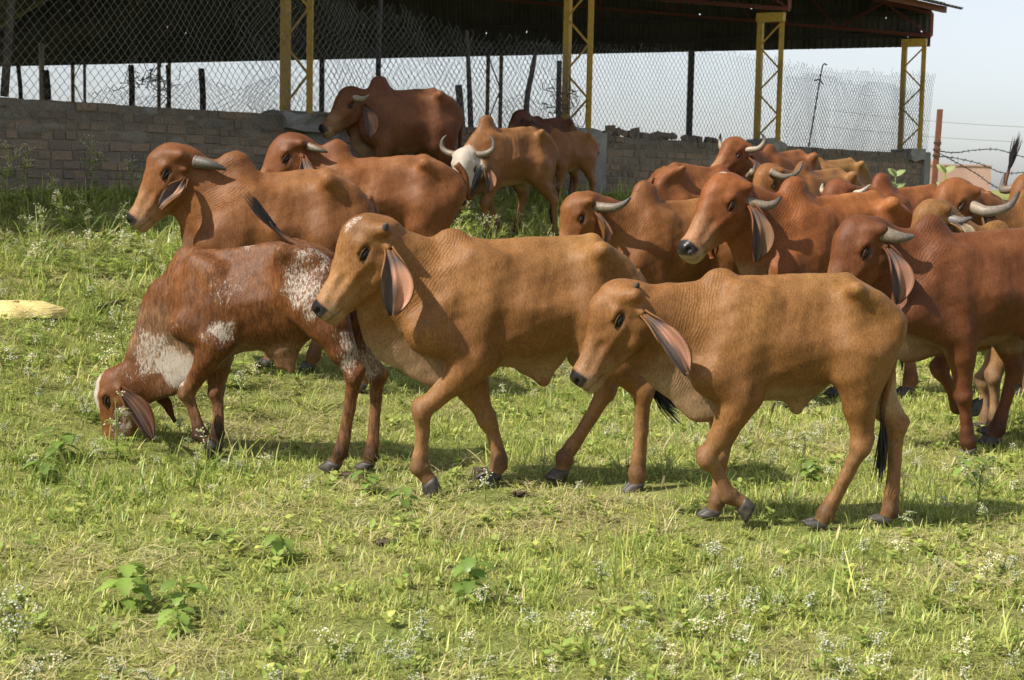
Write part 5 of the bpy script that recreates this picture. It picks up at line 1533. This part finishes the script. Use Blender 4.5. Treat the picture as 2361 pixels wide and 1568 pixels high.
# -- heifer striding in the middle
fr = Frame(c5(1010, 0)[0], 7.75, 10)
BF = fr
kB = 1.12
S_B = dict(k=kB, res=.0088, col=TAN, label='tan heifer with stub horns striding in mid-pasture, face in profile', cat='heifer', name='heifer',
    top=xz(fr, [(610, 300), (700, 262), (790, 225), (900, 212), (1100, 203), (1300, 192), (1420, 194), (1500, 240), (1580, 315), (1640, 420)], c5),
    bot=xz(fr, [(610, 720), (720, 800), (860, 805), (1000, 808), (1150, 800), (1250, 770), (1340, 700), (1450, 600), (1560, 560), (1640, 520)], c5),
    hook=pl(fr, (1415, 195), c5)[0],
    neck=[(pl(fr, (760, 250), c5), pl(fr, (500, 780), c5)), (pl(fr, (610, 235), c5), pl(fr, (395, 690), c5)), (pl(fr, (530, 195), c5, .02), pl(fr, (370, 540), c5, .02)), (pl(fr, (470, 175), c5, .04), pl(fr, (350, 480), c5, .04))],
    dew=[pl(fr, (372, 560), c5), pl(fr, (395, 690), c5), pl(fr, (450, 760), c5), pl(fr, (560, 815), c5), pl(fr, (680, 880), c5), pl(fr, (800, 850), c5)],
    hump=(pl(fr, (745, 290), c5), pl(fr, (718, 150), c5), .086),
    shoulder=pl(fr, (600, 620), c5)[[0, 2]],
    sheath=[(pl(fr, (1110, 790), c5), pl(fr, (1172, 872), c5), .055, .022), (pl(fr, (1220, 770), c5), pl(fr, (1182, 862), c5), .045, .02)],
    legs=dict(fl=leg(fr, [(855, 775), (592, 1015), (572, 1290), (668, 1400)], c5, .12, .10),
              fr=leg(fr, [(800, 850), (903, 1100), (962, 1335), (922, 1440)], c5, -.12, -.09),
              hl=leg(fr, [(1440, 720), (1655, 930), (1625, 1310), (1628, 1395)], c5, .13, .09),
              hr=leg(fr, [(1380, 740), (1475, 925), (1275, 1240), (1258, 1355)], c5, -.13, -.09)),
    head=head_px(fr, (425, 165), (88, 535), 14, c5, y=.05, horn=dict(pts=[(.03, .11, .19), (.0, .10, .27), (-.04, .13, .33)], r=.030, c0=(.09, .085, .085), c1=(.06, .06, .062))),
    ear=dict(dir=(-.06, .18, -1), nrm=(.35, 1, .1), len=.66, wid=.175, pink=(.56, .28, .18)),
    tail=[pl(fr, (1612, 345), c5), pl(fr, (1660, 430), c5, .0), pl(fr, (1690, 620), c5, 0), pl(fr, (1680, 800), c5, -.02), pl(fr, (1690, 860), c5, 0)], tuft_len=.22, tuft_bend=(-.9, 0, -.3),
    hwhite=[((.16, .35, .09), (.20, .13, .06), .80)], shdark=.22, hdark=.12, ribs=.20, facepale=.3)
# -- calf walking in front of the others on the right
fr = Frame(c6(1300, 0)[0], 7.08, 3)
CF = fr
S_C = dict(k=1.0, fat=.93, res=.0082, col=cc_(.300, .140, .042), label='small brown calf with tiny horn buds, foremost animal, its front leg lifted', cat='calf', name='calf',
    top=xz(fr, [(770, 260), (860, 200), (960, 165), (1080, 158), (1250, 142), (1400, 137), (1550, 150), (1650, 190), (1740, 240), (1812, 320)], c6),
    bot=xz(fr, [(770, 640), (860, 740), (1000, 790), (1110, 785), (1250, 786), (1400, 755), (1490, 675), (1600, 550), (1720, 470), (1812, 430)], c6),
    hook=pl(fr, (1548, 155), c6)[0],
    neck=[(pl(fr, (880, 210), c6), pl(fr, (790, 800), c6)), (pl(fr, (740, 208), c6), pl(fr, (680, 690), c6)), (pl(fr, (610, 212), c6, .02), pl(fr, (540, 590), c6, .02)), (pl(fr, (500, 220), c6, .03), pl(fr, (450, 540), c6, .03))],
    dew=[pl(fr, (470, 560), c6), pl(fr, (580, 660), c6), pl(fr, (690, 770), c6), pl(fr, (790, 870), c6), pl(fr, (880, 860), c6)],
    hump=(pl(fr, (905, 240), c6), pl(fr, (868, 114), c6), .078),
    shoulder=pl(fr, (830, 640), c6)[[0, 2]],
    sheath=[(pl(fr, (1290, 775), c6), pl(fr, (1290, 830), c6), .05, .028)],
    legs=dict(fl=leg(fr, [(1000, 780), (822, 1085), (930, 1285), (1060, 1345)], c6, .12, .09),
              fr=leg(fr, [(930, 850), (885, 1090), (870, 1335), (848, 1430)], c6, -.11, -.08),
              hl=leg(fr, [(1588, 660), (1622, 1035), (1440, 1385), (1395, 1468)], c6, .13, .09),
              hr=leg(fr, [(1640, 690), (1808, 925), (1778, 1340), (1742, 1420)], c6, -.12, -.09)),
    head=head_px(fr, (462, 250), (142, 680), 10, c6, y=.03, horn=dict(pts=[(-.06, .13, .17), (-.08, .135, .20), (-.10, .15, .225)], r=.013, c0=(.08, .075, .07), c1=(.05, .05, .05))),
    ear=dict(dir=(-.62, .22, -.80), nrm=(.25, 1, .25), len=.74, wid=.125, twist=15, pink=(.56, .28, .18)),
    tail=[pl(fr, (1800, 300), c6), pl(fr, (1812, 450), c6), pl(fr, (1780, 650), c6, -.02), pl(fr, (1740, 830), c6, -.03), pl(fr, (1742, 960), c6, -.03)], tuft_len=.24, tuft_bend=(.25, 0, -1.2),
    shdark=.30, hdark=.30, ribs=.24, hcol=cc_(.19, .066, .024), facepale=.35)
# -- speckled calf grazing
fr = Frame(c4(930, 0)[0], 8.32, -16)
AF = fr
S_A = dict(k=1.0, res=.0088, col=cc_(.185, .070, .020), label='red calf with white speckled coat, grazing head down', cat='calf', name='calf', fat=.84, bony=.75,
    top=xz(fr, [(500, 350), (560, 305), (640, 282), (720, 285), (900, 272), (1050, 238), (1200, 222), (1290, 240), (1350, 300), (1390, 390)], c4),
    bot=xz(fr, [(500, 640), (600, 740), (720, 800), (820, 812), (920, 790), (1040, 790), (1180, 770), (1260, 700), (1330, 600), (1390, 540)], c4),
    neck=[(pl(fr, (600, 310), c4), pl(fr, (700, 800), c4)), (pl(fr, (460, 440), c4), pl(fr, (590, 860), c4)), (pl(fr, (360, 690), c4), pl(fr, (500, 950), c4)), (pl(fr, (275, 880), c4), pl(fr, (415, 1010), c4))],
    dew=[pl(fr, (425, 1000), c4), pl(fr, (490, 985), c4), pl(fr, (580, 920), c4), pl(fr, (680, 850), c4)],
    hump=(pl(fr, (610, 370), c4), pl(fr, (575, 275), c4), .075), nky=2.5, nup=.28,
    shoulder=pl(fr, (640, 640), c4)[[0, 2]],
    sheath=[(pl(fr, (1100, 790), c4), pl(fr, (1130, 885), c4), .075, .024), (pl(fr, (1060, 800), c4), pl(fr, (1070, 860), c4), .03, .02)],
    legs=dict(fl=leg(fr, [(745, 750), (585, 1005), (648, 1225), (742, 1300)], c4, .12, .08),
              fr=leg(fr, [(740, 830), (742, 1010), (745, 1230), (745, 1335)], c4, -.11, -.08),
              hl=leg(fr, [(1330, 690), (1460, 905), (1388, 1285), (1345, 1400)], c4, .13, .09),
              hr=leg(fr, [(1400, 700), (1580, 890), (1545, 1255), (1532, 1335)], c4, -.12, -.08)),
    head=head_px(fr, (255, 925), (188, 1335), -8, c4, y=.02, dome=.9),
    ear=dict(dir=(-.80, .35, -.62), nrm=(-.35, .9, .7), len=.88, wid=.14, twist=-10, pink=(.095, .040, .018), grey=(.035, .02, .013)), ear_far=dict(dir=(-.75, .25, -.75), nrm=(-.3, .8, .7), len=.7, wid=.13, pink=(.05, .03, .02), grey=(.03, .018, .012)),
    tail=[pl(fr, (1345, 305), c4), pl(fr, (1290, 285), c4, .03), pl(fr, (1180, 240), c4, .05), pl(fr, (1090, 190), c4, .05), pl(fr, (1010, 110), c4, .06)], tuft_len=.20, tuft_bend=(.25, 0, .5),
    white=[(pl(fr, (1190, 400), c4, .17), (.16, .14, .17), 0.84), (pl(fr, (790, 460), c4, .2), (.11, .12, .12), 0.72), (pl(fr, (720, 690), c4, .15), (.12, .12, .08), 0.93),
           (pl(fr, (420, 820), c4, .06), (.15, .15, .17), 0.86), (pl(fr, (540, 900), c4, .03), (.13, .13, .12), 1.00), (pl(fr, (1440, 800), c4, .1), (.075, .3, .16), 0.87),
           (pl(fr, (1540, 850), c4, -.1), (.06, .15, .12), 0.84), (pl(fr, (570, 660), c4, .12), (.08, .1, .1), 0.70), (pl(fr, (1270, 480), c4, .16), (.07, .12, .2), 0.84), (pl(fr, (900, 245), c4, 0), (.09, .05, .04), 0.81)],
    hwhite=[((.35, .28, .08), (.5, .16, .15), .95), ((.55, -.12, .15), (.4, .2, .25), .80), ((.96, .0, 0), (.12, .2, .3), .55)], shdark=.1, hdark=.05, palew=.6, fur=1.0, gold=.2, fetdark=.9, facepale=.1, muzzle=.3, wrinkle=.4)

STAND = dict(fl=[(.30, .12, .60), (.33, .11, .33), (.325, .10, .10), (.35, .10, .0)], fr=[(.27, -.12, .60), (.24, -.11, .33), (.22, -.10, .10), (.245, -.10, .0)],
             hl=[(-.17, .13, .62), (-.33, .12, .40), (-.30, .11, .10), (-.27, .11, .0)], hr=[(-.14, -.13, .62), (-.24, -.12, .40), (-.18, -.11, .10), (-.15, -.11, .0)])
def generic(fr, k, hs=None, length=1.0, legs=None, hump=1.0, **kw):
    """a grown cow in local metres (k = size against a 1.1 m calf); head data are given separately"""
    t = [(-.44, .92), (-.40, 1.00), (-.32, 1.06), (-.19, 1.105), (-.05, 1.10), (.10, 1.085), (.22, 1.07), (.34, 1.05), (.45, 1.00), (.53, .93)]
    b = [(-.44, .80), (-.36, .74), (-.26, .70), (-.16, .60), (-.02, .54), (.12, .52), (.26, .525), (.38, .54), (.48, .58), (.53, .66)]
    sx = k * length
    lg = {}
    for key, pts in (legs or STAND).items():
        lg[key] = [arr((x * sx, y * k, z * k)) for x, y, z in pts]
        wp = fr.world(lg[key][3]); dz = float(terrain(wp[0], wp[1])) - fr.z
        for i, wgt in ((3, 1), (2, 1), (1, .7), (0, .1)): lg[key][i] = lg[key][i] + arr((0, 0, dz * wgt))
    S = dict(k=k, top=[(x * sx, z * k) for x, z in t], bot=[(x * sx, z * k) for x, z in b], legs=lg, hook=-.19 * sx,
             hump=(arr((.33 * sx, 0, .98 * k)), arr((.335 * sx, 0, (1.07 + .115 * hump) * k)), .102 * k * (.8 + .2 * hump)))
    S.update(kw)
    hd = S['head']; P = arr(hd['P']); u = nrm(hd['u']); sd = nrm(hd['side']); v = np.cross(u, sd); L = hd['L']
    nt_ = P + (u * -.02 + v * .10) * L; nb_ = P + (u * .22 + v * -.30) * L
    bt = arr((.34 * sx, 0, 1.03 * k)); bb = arr((.46 * sx, 0, .56 * k))
    mt = lerp(bt, nt_, .5) + arr((0, 0, -.02 * k)); mb_ = lerp(bb, nb_, .5) + arr((0, 0, .02 * k))
    S.setdefault('neck', [(bt, bb), (lerp(bt, nt_, .33), lerp(bb, nb_, .36)), (lerp(bt, nt_, .66), lerp(bb, nb_, .70)), (nt_, nb_)])
    S.setdefault('dew', [nb_, lerp(nb_, bb, .4) + arr((.01, 0, -.03)) * k, lerp(nb_, bb, .8) + arr((.04, 0, -.06)) * k, arr((.42 * sx, 0, .48 * k)), arr((.28 * sx, 0, .50 * k))])
    S.setdefault('tail', [arr((-.43 * sx, 0, .98 * k)), arr((-.475 * sx, 0, .88 * k)), arr((-.47 * sx, 0, .7 * k)), arr((-.46 * sx, 0, .48 * k)), arr((-.455 * sx, .01, .36 * k))])
    return S
def horn_px(fr, hd, pts, ys, cv, r, **kw):
    """horn traced in the picture, sideways offsets ys from the head's middle plane"""
    P = arr(hd['P']); u = nrm(hd['u']); sd = nrm(hd['side']); v = np.cross(u, sd); L = hd['L']
    out = []
    for p, yy in zip(pts, ys):
        # intersect the view ray with the plane at offset yy from the head's middle plane
        wp = fr.world(P + sd * yy * L); wl = fr.f * sd[0] + fr.l * sd[1]
        r_ = ray(*cv(*p)); t = ((wp - CAMP) @ wl) / (r_ @ wl); q = fr.local(CAMP + r_ * t) - P
        out.append((q @ u / L, q @ v / L, q @ sd / L))
    return dict(pts=out, r=r, **kw)

def plant_feet(fr, S, keys):
    for key in keys:
        lg = S['legs'][key]; w_ = fr.world(lg[3]); dz = float(terrain(w_[0], w_[1])) + .004 - w_[2]
        for i, g in ((3, 1), (2, 1), (1, .6)): lg[i] = lg[i] + arr((0, 0, dz * g))
plant_feet(BF, S_B, ('fr', 'hl')); plant_feet(CF, S_C, ('fr', 'hl', 'hr')); plant_feet(AF, S_A, ('fr', 'hl', 'hr'))
HERD = [(BF, S_B), (CF, S_C), (AF, S_A)]
I0 = lambda X, Y: (X, Y)
def herd(fr, k, head, horn=None, **kw):
    if horn:
        head['horn'] = horn_px(fr, head, horn[0], horn[1], horn[2], horn[3], **(horn[4] if len(horn) > 4 else {}))
    HERD.append((fr, generic(fr, k, head=head, **kw)))
WALK = dict(fl=[(.32, .12, .60), (.42, .11, .35), (.40, .10, .12), (.42, .10, .0)], fr=[(.27, -.12, .60), (.20, -.11, .33), (.13, -.10, .10), (.15, -.10, .0)],
            hl=[(-.16, .13, .62), (-.38, .12, .41), (-.42, .11, .11), (-.39, .11, .0)], hr=[(-.12, -.13, .62), (-.20, -.12, .40), (-.12, -.11, .10), (-.09, -.11, .0)])

# left: big horned cow, ear swung forward
fr = Frame(676, 10.3, 8)
herd(fr, 1.22, head_px(fr, (432, 368), (303, 510), 14, I0), ([(450, 373), (488, 380), (522, 391)], (.20, .30, .34), I0, .041, dict(c0=(.17, .14, .11), c1=(.11, .10, .09), c2=(.05, .05, .05))), length=.92, res=.0125, col=BRN,
     hump=1.25, shdark=.2, hdark=.25, hcol=cc_(.22, .075, .024), legs=WALK, ear=dict(base=(.20, -.13), dir=(.62, .32, -.80), nrm=(.15, 1, .35), len=.50, wid=.14, twist=-30, pink=(.42, .24, .14), cup=.9), ear_far=dict(dir=(-.1, .2, -1)),
     label='brown cow with one ear swung forward over its cheek, behind the grazing calf')
# left: cow behind it, rump with black tail tuft
fr = Frame(900, 12.6, 4)
herd(fr, 1.14, head_dir(fr, (703, 342), 14, 42, .56, I0), ([(712, 338), (735, 345), (756, 351)], (.2, .3, .34), I0, .032), length=1.16, res=.015, col=cc_(.26, .098, .030), hump=1.35, shdark=.2, hdark=.5, hcol=cc_(.20, .065, .026),
     label='red-brown cow half hidden behind the big left cow, pale horn over its back',
     udder=[(arr((-.10, .03, .56)), .085), (arr((-.16, .0, .58)), .10)])
HERD[-1][1]['tail'] = [fr.px(1052, 378), fr.px(1072, 405), fr.px(1077, 440), fr.px(1082, 458), fr.px(1090, 448), fr.px(1094, 424)]
HERD[-1][1]['tuft_len'] = .16; HERD[-1][1]['tuft_bend'] = (-.5, 0, .3)
# dark cow up by the wall
fr = Frame(946, 17.0, 25)
herd(fr, 1.20, head_px(fr, (832, 228), (742, 300), 30, I0), ([(818, 226), (836, 228), (852, 218)], (.2, .38, .5), I0, .036, dict(c0=(.4, .34, .26), c1=(.35, .3, .24), c2=(.2, .18, .16))), length=.98, res=.016, col=UMB, hump=1.3, hdark=.2, shdark=.2, palew=.5,
     label='dark red-brown cow standing in the shade against the wall', legs=WALK)
# white-faced cow coming towards us
fr = Frame(1178, 17.0, 40)
hd = head_dir(fr, (1080, 362), 74, 56, .56, I0); hd['horn'] = dict(pts=[(.03, .11, .19), (-.02, .10, .38), (-.10, .14, .50), (-.22, .22, .50), (-.32, .26, .42)], r=.037)
herd(fr, 1.09, hd, None, length=1.1, res=.015, col=cc_(.285, .125, .042), hump=1.3, hdark=0, bony=1.25, ribs=1.0,
     hwhite=[((.30, .18, 0), (.55, .6, .5), 1.12)], label='tan cow with a white face and upcurved horns, coming forward', legs=WALK, facepale=0, eyedark=.6, ear=dict(dir=(-.1, .25, -1), nrm=(.5, 1, .1), len=.55, wid=.12))
# lean young one behind it
fr = Frame(1306, 19.2, 46)
herd(fr, .86, head_dir(fr, (1210, 330), 46, 45, .46, I0), None, length=1.05, res=.018, col=cc_(.29, .125, .042), hump=.6, bony=1.3, ribs=1.2, label='lean tan young cow behind the white-faced cow, tail swung out to the side',
     tail=None, name='heifer', cat='heifer')
HERD[-1][1]['tail'] = [arr((-.37, 0, .86)), arr((-.42, 0, .86)), arr((-.56, -.10, .80)), arr((-.72, -.22, .74)), arr((-.80, -.28, .73))]
HERD[-1][1]['tuft_bend'] = (-.4, -.3, -.3)
# dark calf by the fence
fr = Frame(1262, 20.1, 50)
herd(fr, .92, head_dir(fr, (1212, 272), 42, 35, .42, I0), None, length=1.0, res=.018, col=cc_(.125, .040, .017), hump=.4, label='dark brown calf by the chain-link fence, only head and back showing', name='calf', cat='calf')
# middle right: horned cow looking down
fr = Frame(1583, 12.0, 28)
herd(fr, 1.27, head_px(fr, (612, 500), (318, 1060), 20, c8), ([(668, 540), (830, 545), (930, 510), (1000, 448)], (.2, .38, .45, .5), c8, .038), res=.0135, col=cc_(.27, .112, .034), hump=1.3, shdark=.25, hdark=.3, hcol=cc_(.24, .075, .022),
     label='brown cow with lowered face and pale upswept horn, behind the striding heifer', legs=WALK, ear=dict(dir=(-.18, .1, -1), nrm=(-.3, 1, .1), len=.6, wid=.10))
# right: red cow looking at us
fr = Frame(1932, 11.4, 28)
herd(fr, 1.36, head_px(fr, (668, 1140), (352, 1478), 36, c3), ([(722, 1195), (830, 1218), (890, 1200), (928, 1160)], (.2, .36, .42, .44), c3, .038), res=.0135, col=RED, hump=1.15, shdark=.2, hdark=.15, facepale=.5, muzzle=.6,
     label='red cow facing us with wet grey nose and curved horn, right of the middle', legs=WALK, ear=dict(dir=(-.06, .12, -1), nrm=(.5, 1, .1), len=.66, wid=.14, pink=(.28, .16, .09)), hwhite=[((.06, .37, .02), (.06, .1, .10), .85)])
# dark red cow at the right edge
fr = Frame(2284, 9.35, 16)
lgs = generic(fr, 1.2, head=head_px(fr, (1045, 565), (765, 960), 22, c7))['legs']
herd(fr, 1.2, head_px(fr, (1045, 565), (765, 960), 22, c7), ([(1080, 568), (1170, 588), (1252, 582)], (.2, .33, .40), c7, .047, dict(c2=(.12, .11, .10))), res=.0125, col=DRED, hump=.95, shdark=.25, hdark=.1, legs=WALK, length=1.12,
     label='dark red cow at the right edge with thick pale horn and pink ear', ear=dict(dir=(-.16, .16, -1), nrm=(.35, 1, .1), len=.62, wid=.135), pale=cc_(.42, .27, .17), legcol=cc_(.16, .05, .02))
HERD[-1][1]['legs']['fl'] = leg(fr, [(1490, 1120), (1508, 1400), (1528, 1630), (1545, 1700)], c7, .13, .10)
HERD[-1][1]['legs']['fr'] = leg(fr, [(2205, 770), (2168, 852), (2208, 938), (2250, 952)], I0, -.13, -.1)
plant_feet(fr, HERD[-1][1], ('fl',))
# tan cow behind it
fr = Frame(2396, 10.1, 20)
herd(fr, 1.15, head_px(fr, (1480, 915), (1080, 1420), 26, c9), ([(1560, 985), (1680, 1005), (1800, 968)], (.2, .36, .44), c9, .036, dict(c0=(.22, .2, .18), c1=(.2, .18, .17), c2=(.1, .1, .1))), res=.016, col=GOLD, hump=.9, hdark=.1, label='golden tan cow with blunt grey horn, between the red and dark red cows',
     ear=dict(dir=(-.45, .4, -.8), nrm=(.2, 1, .4), len=.5, wid=.12, pink=(.5, .4, .25)), legcol=cc_(.42, .30, .20))
HERD[-1][1]['legs']['fl'] = leg(fr, [(2330, 760), (2292, 862), (2293, 960), (2278, 996)], I0, .12, .10)
HERD[-1][1]['legs']['fr'] = leg(fr, [(2330, 760), (2268, 870), (2274, 950), (2268, 972)], I0, -.12, -.10)
plant_feet(fr, HERD[-1][1], ('fl', 'fr'))
# long-horned cow
fr = Frame(2446, 12.0, 25)
herd(fr, 1.31, head_px(fr, (1725, 745), (1250, 1230), 34, c9), ([(1790, 850), (1960, 905), (2180, 850), (2302, 692)], (.2, .45, .62, .66), c9, .047, dict(c0=(.34, .27, .19), c1=(.24, .2, .17))), res=.017, col=cc_(.30, .135, .04), hdark=.8, hcol=cc_(.24, .080, .024), hump=1.0,
     label='cow with the longest upcurved horn, brown head and tan neck, at the right edge')
# head-lowered cow with white horns
fr = Frame(2089, 16.0, 30)
herd(fr, 1.31, head_dir(fr, (1945, 440), 42, 50, .58, I0), ([(1962, 447), (1985, 442), (2008, 425)], (.2, .40, .50), I0, .034, dict(c0=(.5, .43, .33), c1=(.5, .43, .33), c2=(.3, .27, .22))), res=.018, col=cc_(.25, .085, .026), hump=1.25, hdark=.5, hcol=cc_(.17, .055, .024),
     label='brown cow with short whitish horns looking over the red cow\'s back')
# hump only
fr = Frame(2236, 14.6, 40)
herd(fr, 1.27, head_dir(fr, (2120, 520), 40, 60, .55, I0), None, res=.02, col=cc_(.20, .068, .024), hump=1.4, shdark=.8, dark=cc_(.07, .03, .018), label='brown cow with a dark rounded hump, head hidden by the herd')
# uppermost horned head
fr = Frame(1801, 18.0, 50)
herd(fr, 1.24, head_px(fr, (690, 895), (498, 1035), 42, c3), ([(712, 888), (790, 878), (826, 830), (806, 786)], (.2, .45, .55, .50), c3, .036, dict(c0=(.36, .29, .2), c1=(.32, .26, .19))), res=.017, col=cc_(.26, .092, .028), hdark=.1, hump=.8, facepale=.45, muzzle=.8,
     label='brown cow with two upright curved horns, the highest head near the wall')
# long curved horn in front of it
fr = Frame(1886, 17.0, 44)
herd(fr, 1.24, head_dir(fr, (1786, 400), 40, 56, .58, I0), ([(1776, 396), (1808, 408), (1838, 398), (1853, 372)], (.2, .42, .52, .55), I0, .036), res=.017, col=cc_(.29, .13, .042), hdark=.3, hcol=cc_(.25, .09, .028), hump=.9,
     label='tan-bodied cow with a sweeping grey horn, just below the highest head')
# pale tan back with tail over it
fr = Frame(1915, 19.2, 40)
herd(fr, 1.17, head_dir(fr, (1822, 420), 40, 50, .5, I0), None, res=.02, col=GOLD, hump=.4, bony=1.3, label='golden tan back with a dark tail, beside the far end of the wall')
# bony back turned away
fr = Frame(1580, 16.2, -150)
herd(fr, 1.10, head_dir(fr, (1700, 470), -150, 55, .5, I0), None, res=.018, col=cc_(.24, .085, .027), hump=.35, bony=1.4, ribs=1.3, label='bony red-brown cow turned away, its back below the brick wall')
# back with raised tail
fr = Frame(2190, 17.0, 10)
herd(fr, 1.30, head_dir(fr, (2050, 520), 12, 60, .55, I0), None, res=.02, col=cc_(.22, .075, .025), hump=.5, label='red-brown cow holding its black tail straight up, at the far right')
HERD[-1][1]['tail'] = [fr.px(2312, 446), fr.px(2316, 430), fr.px(2318, 418), fr.px(2324, 398), fr.px(2328, 385)]
HERD[-1][1]['tuft_len'] = .26; HERD[-1][1]['tuft_bend'] = (-.1, 0, .5)
# horn at the frame edge
fr = Frame(2500, 14.5, 25)
herd(fr, 1.25, head_dir(fr, (2392, 430), 30, 45, .58, I0), ([(2400, 432), (2420, 440), (2450, 430), (2462, 400)], (.2, .45, .6, .62), I0, .042), res=.02, col=cc_(.29, .125, .04), hump=1.0, label='tan cow mostly beyond the right edge, its horn arching into view')
# ------------------------------------------------------------------ put the herd in place
for f_, s_ in HERD:
    build_cow(f_, s_)
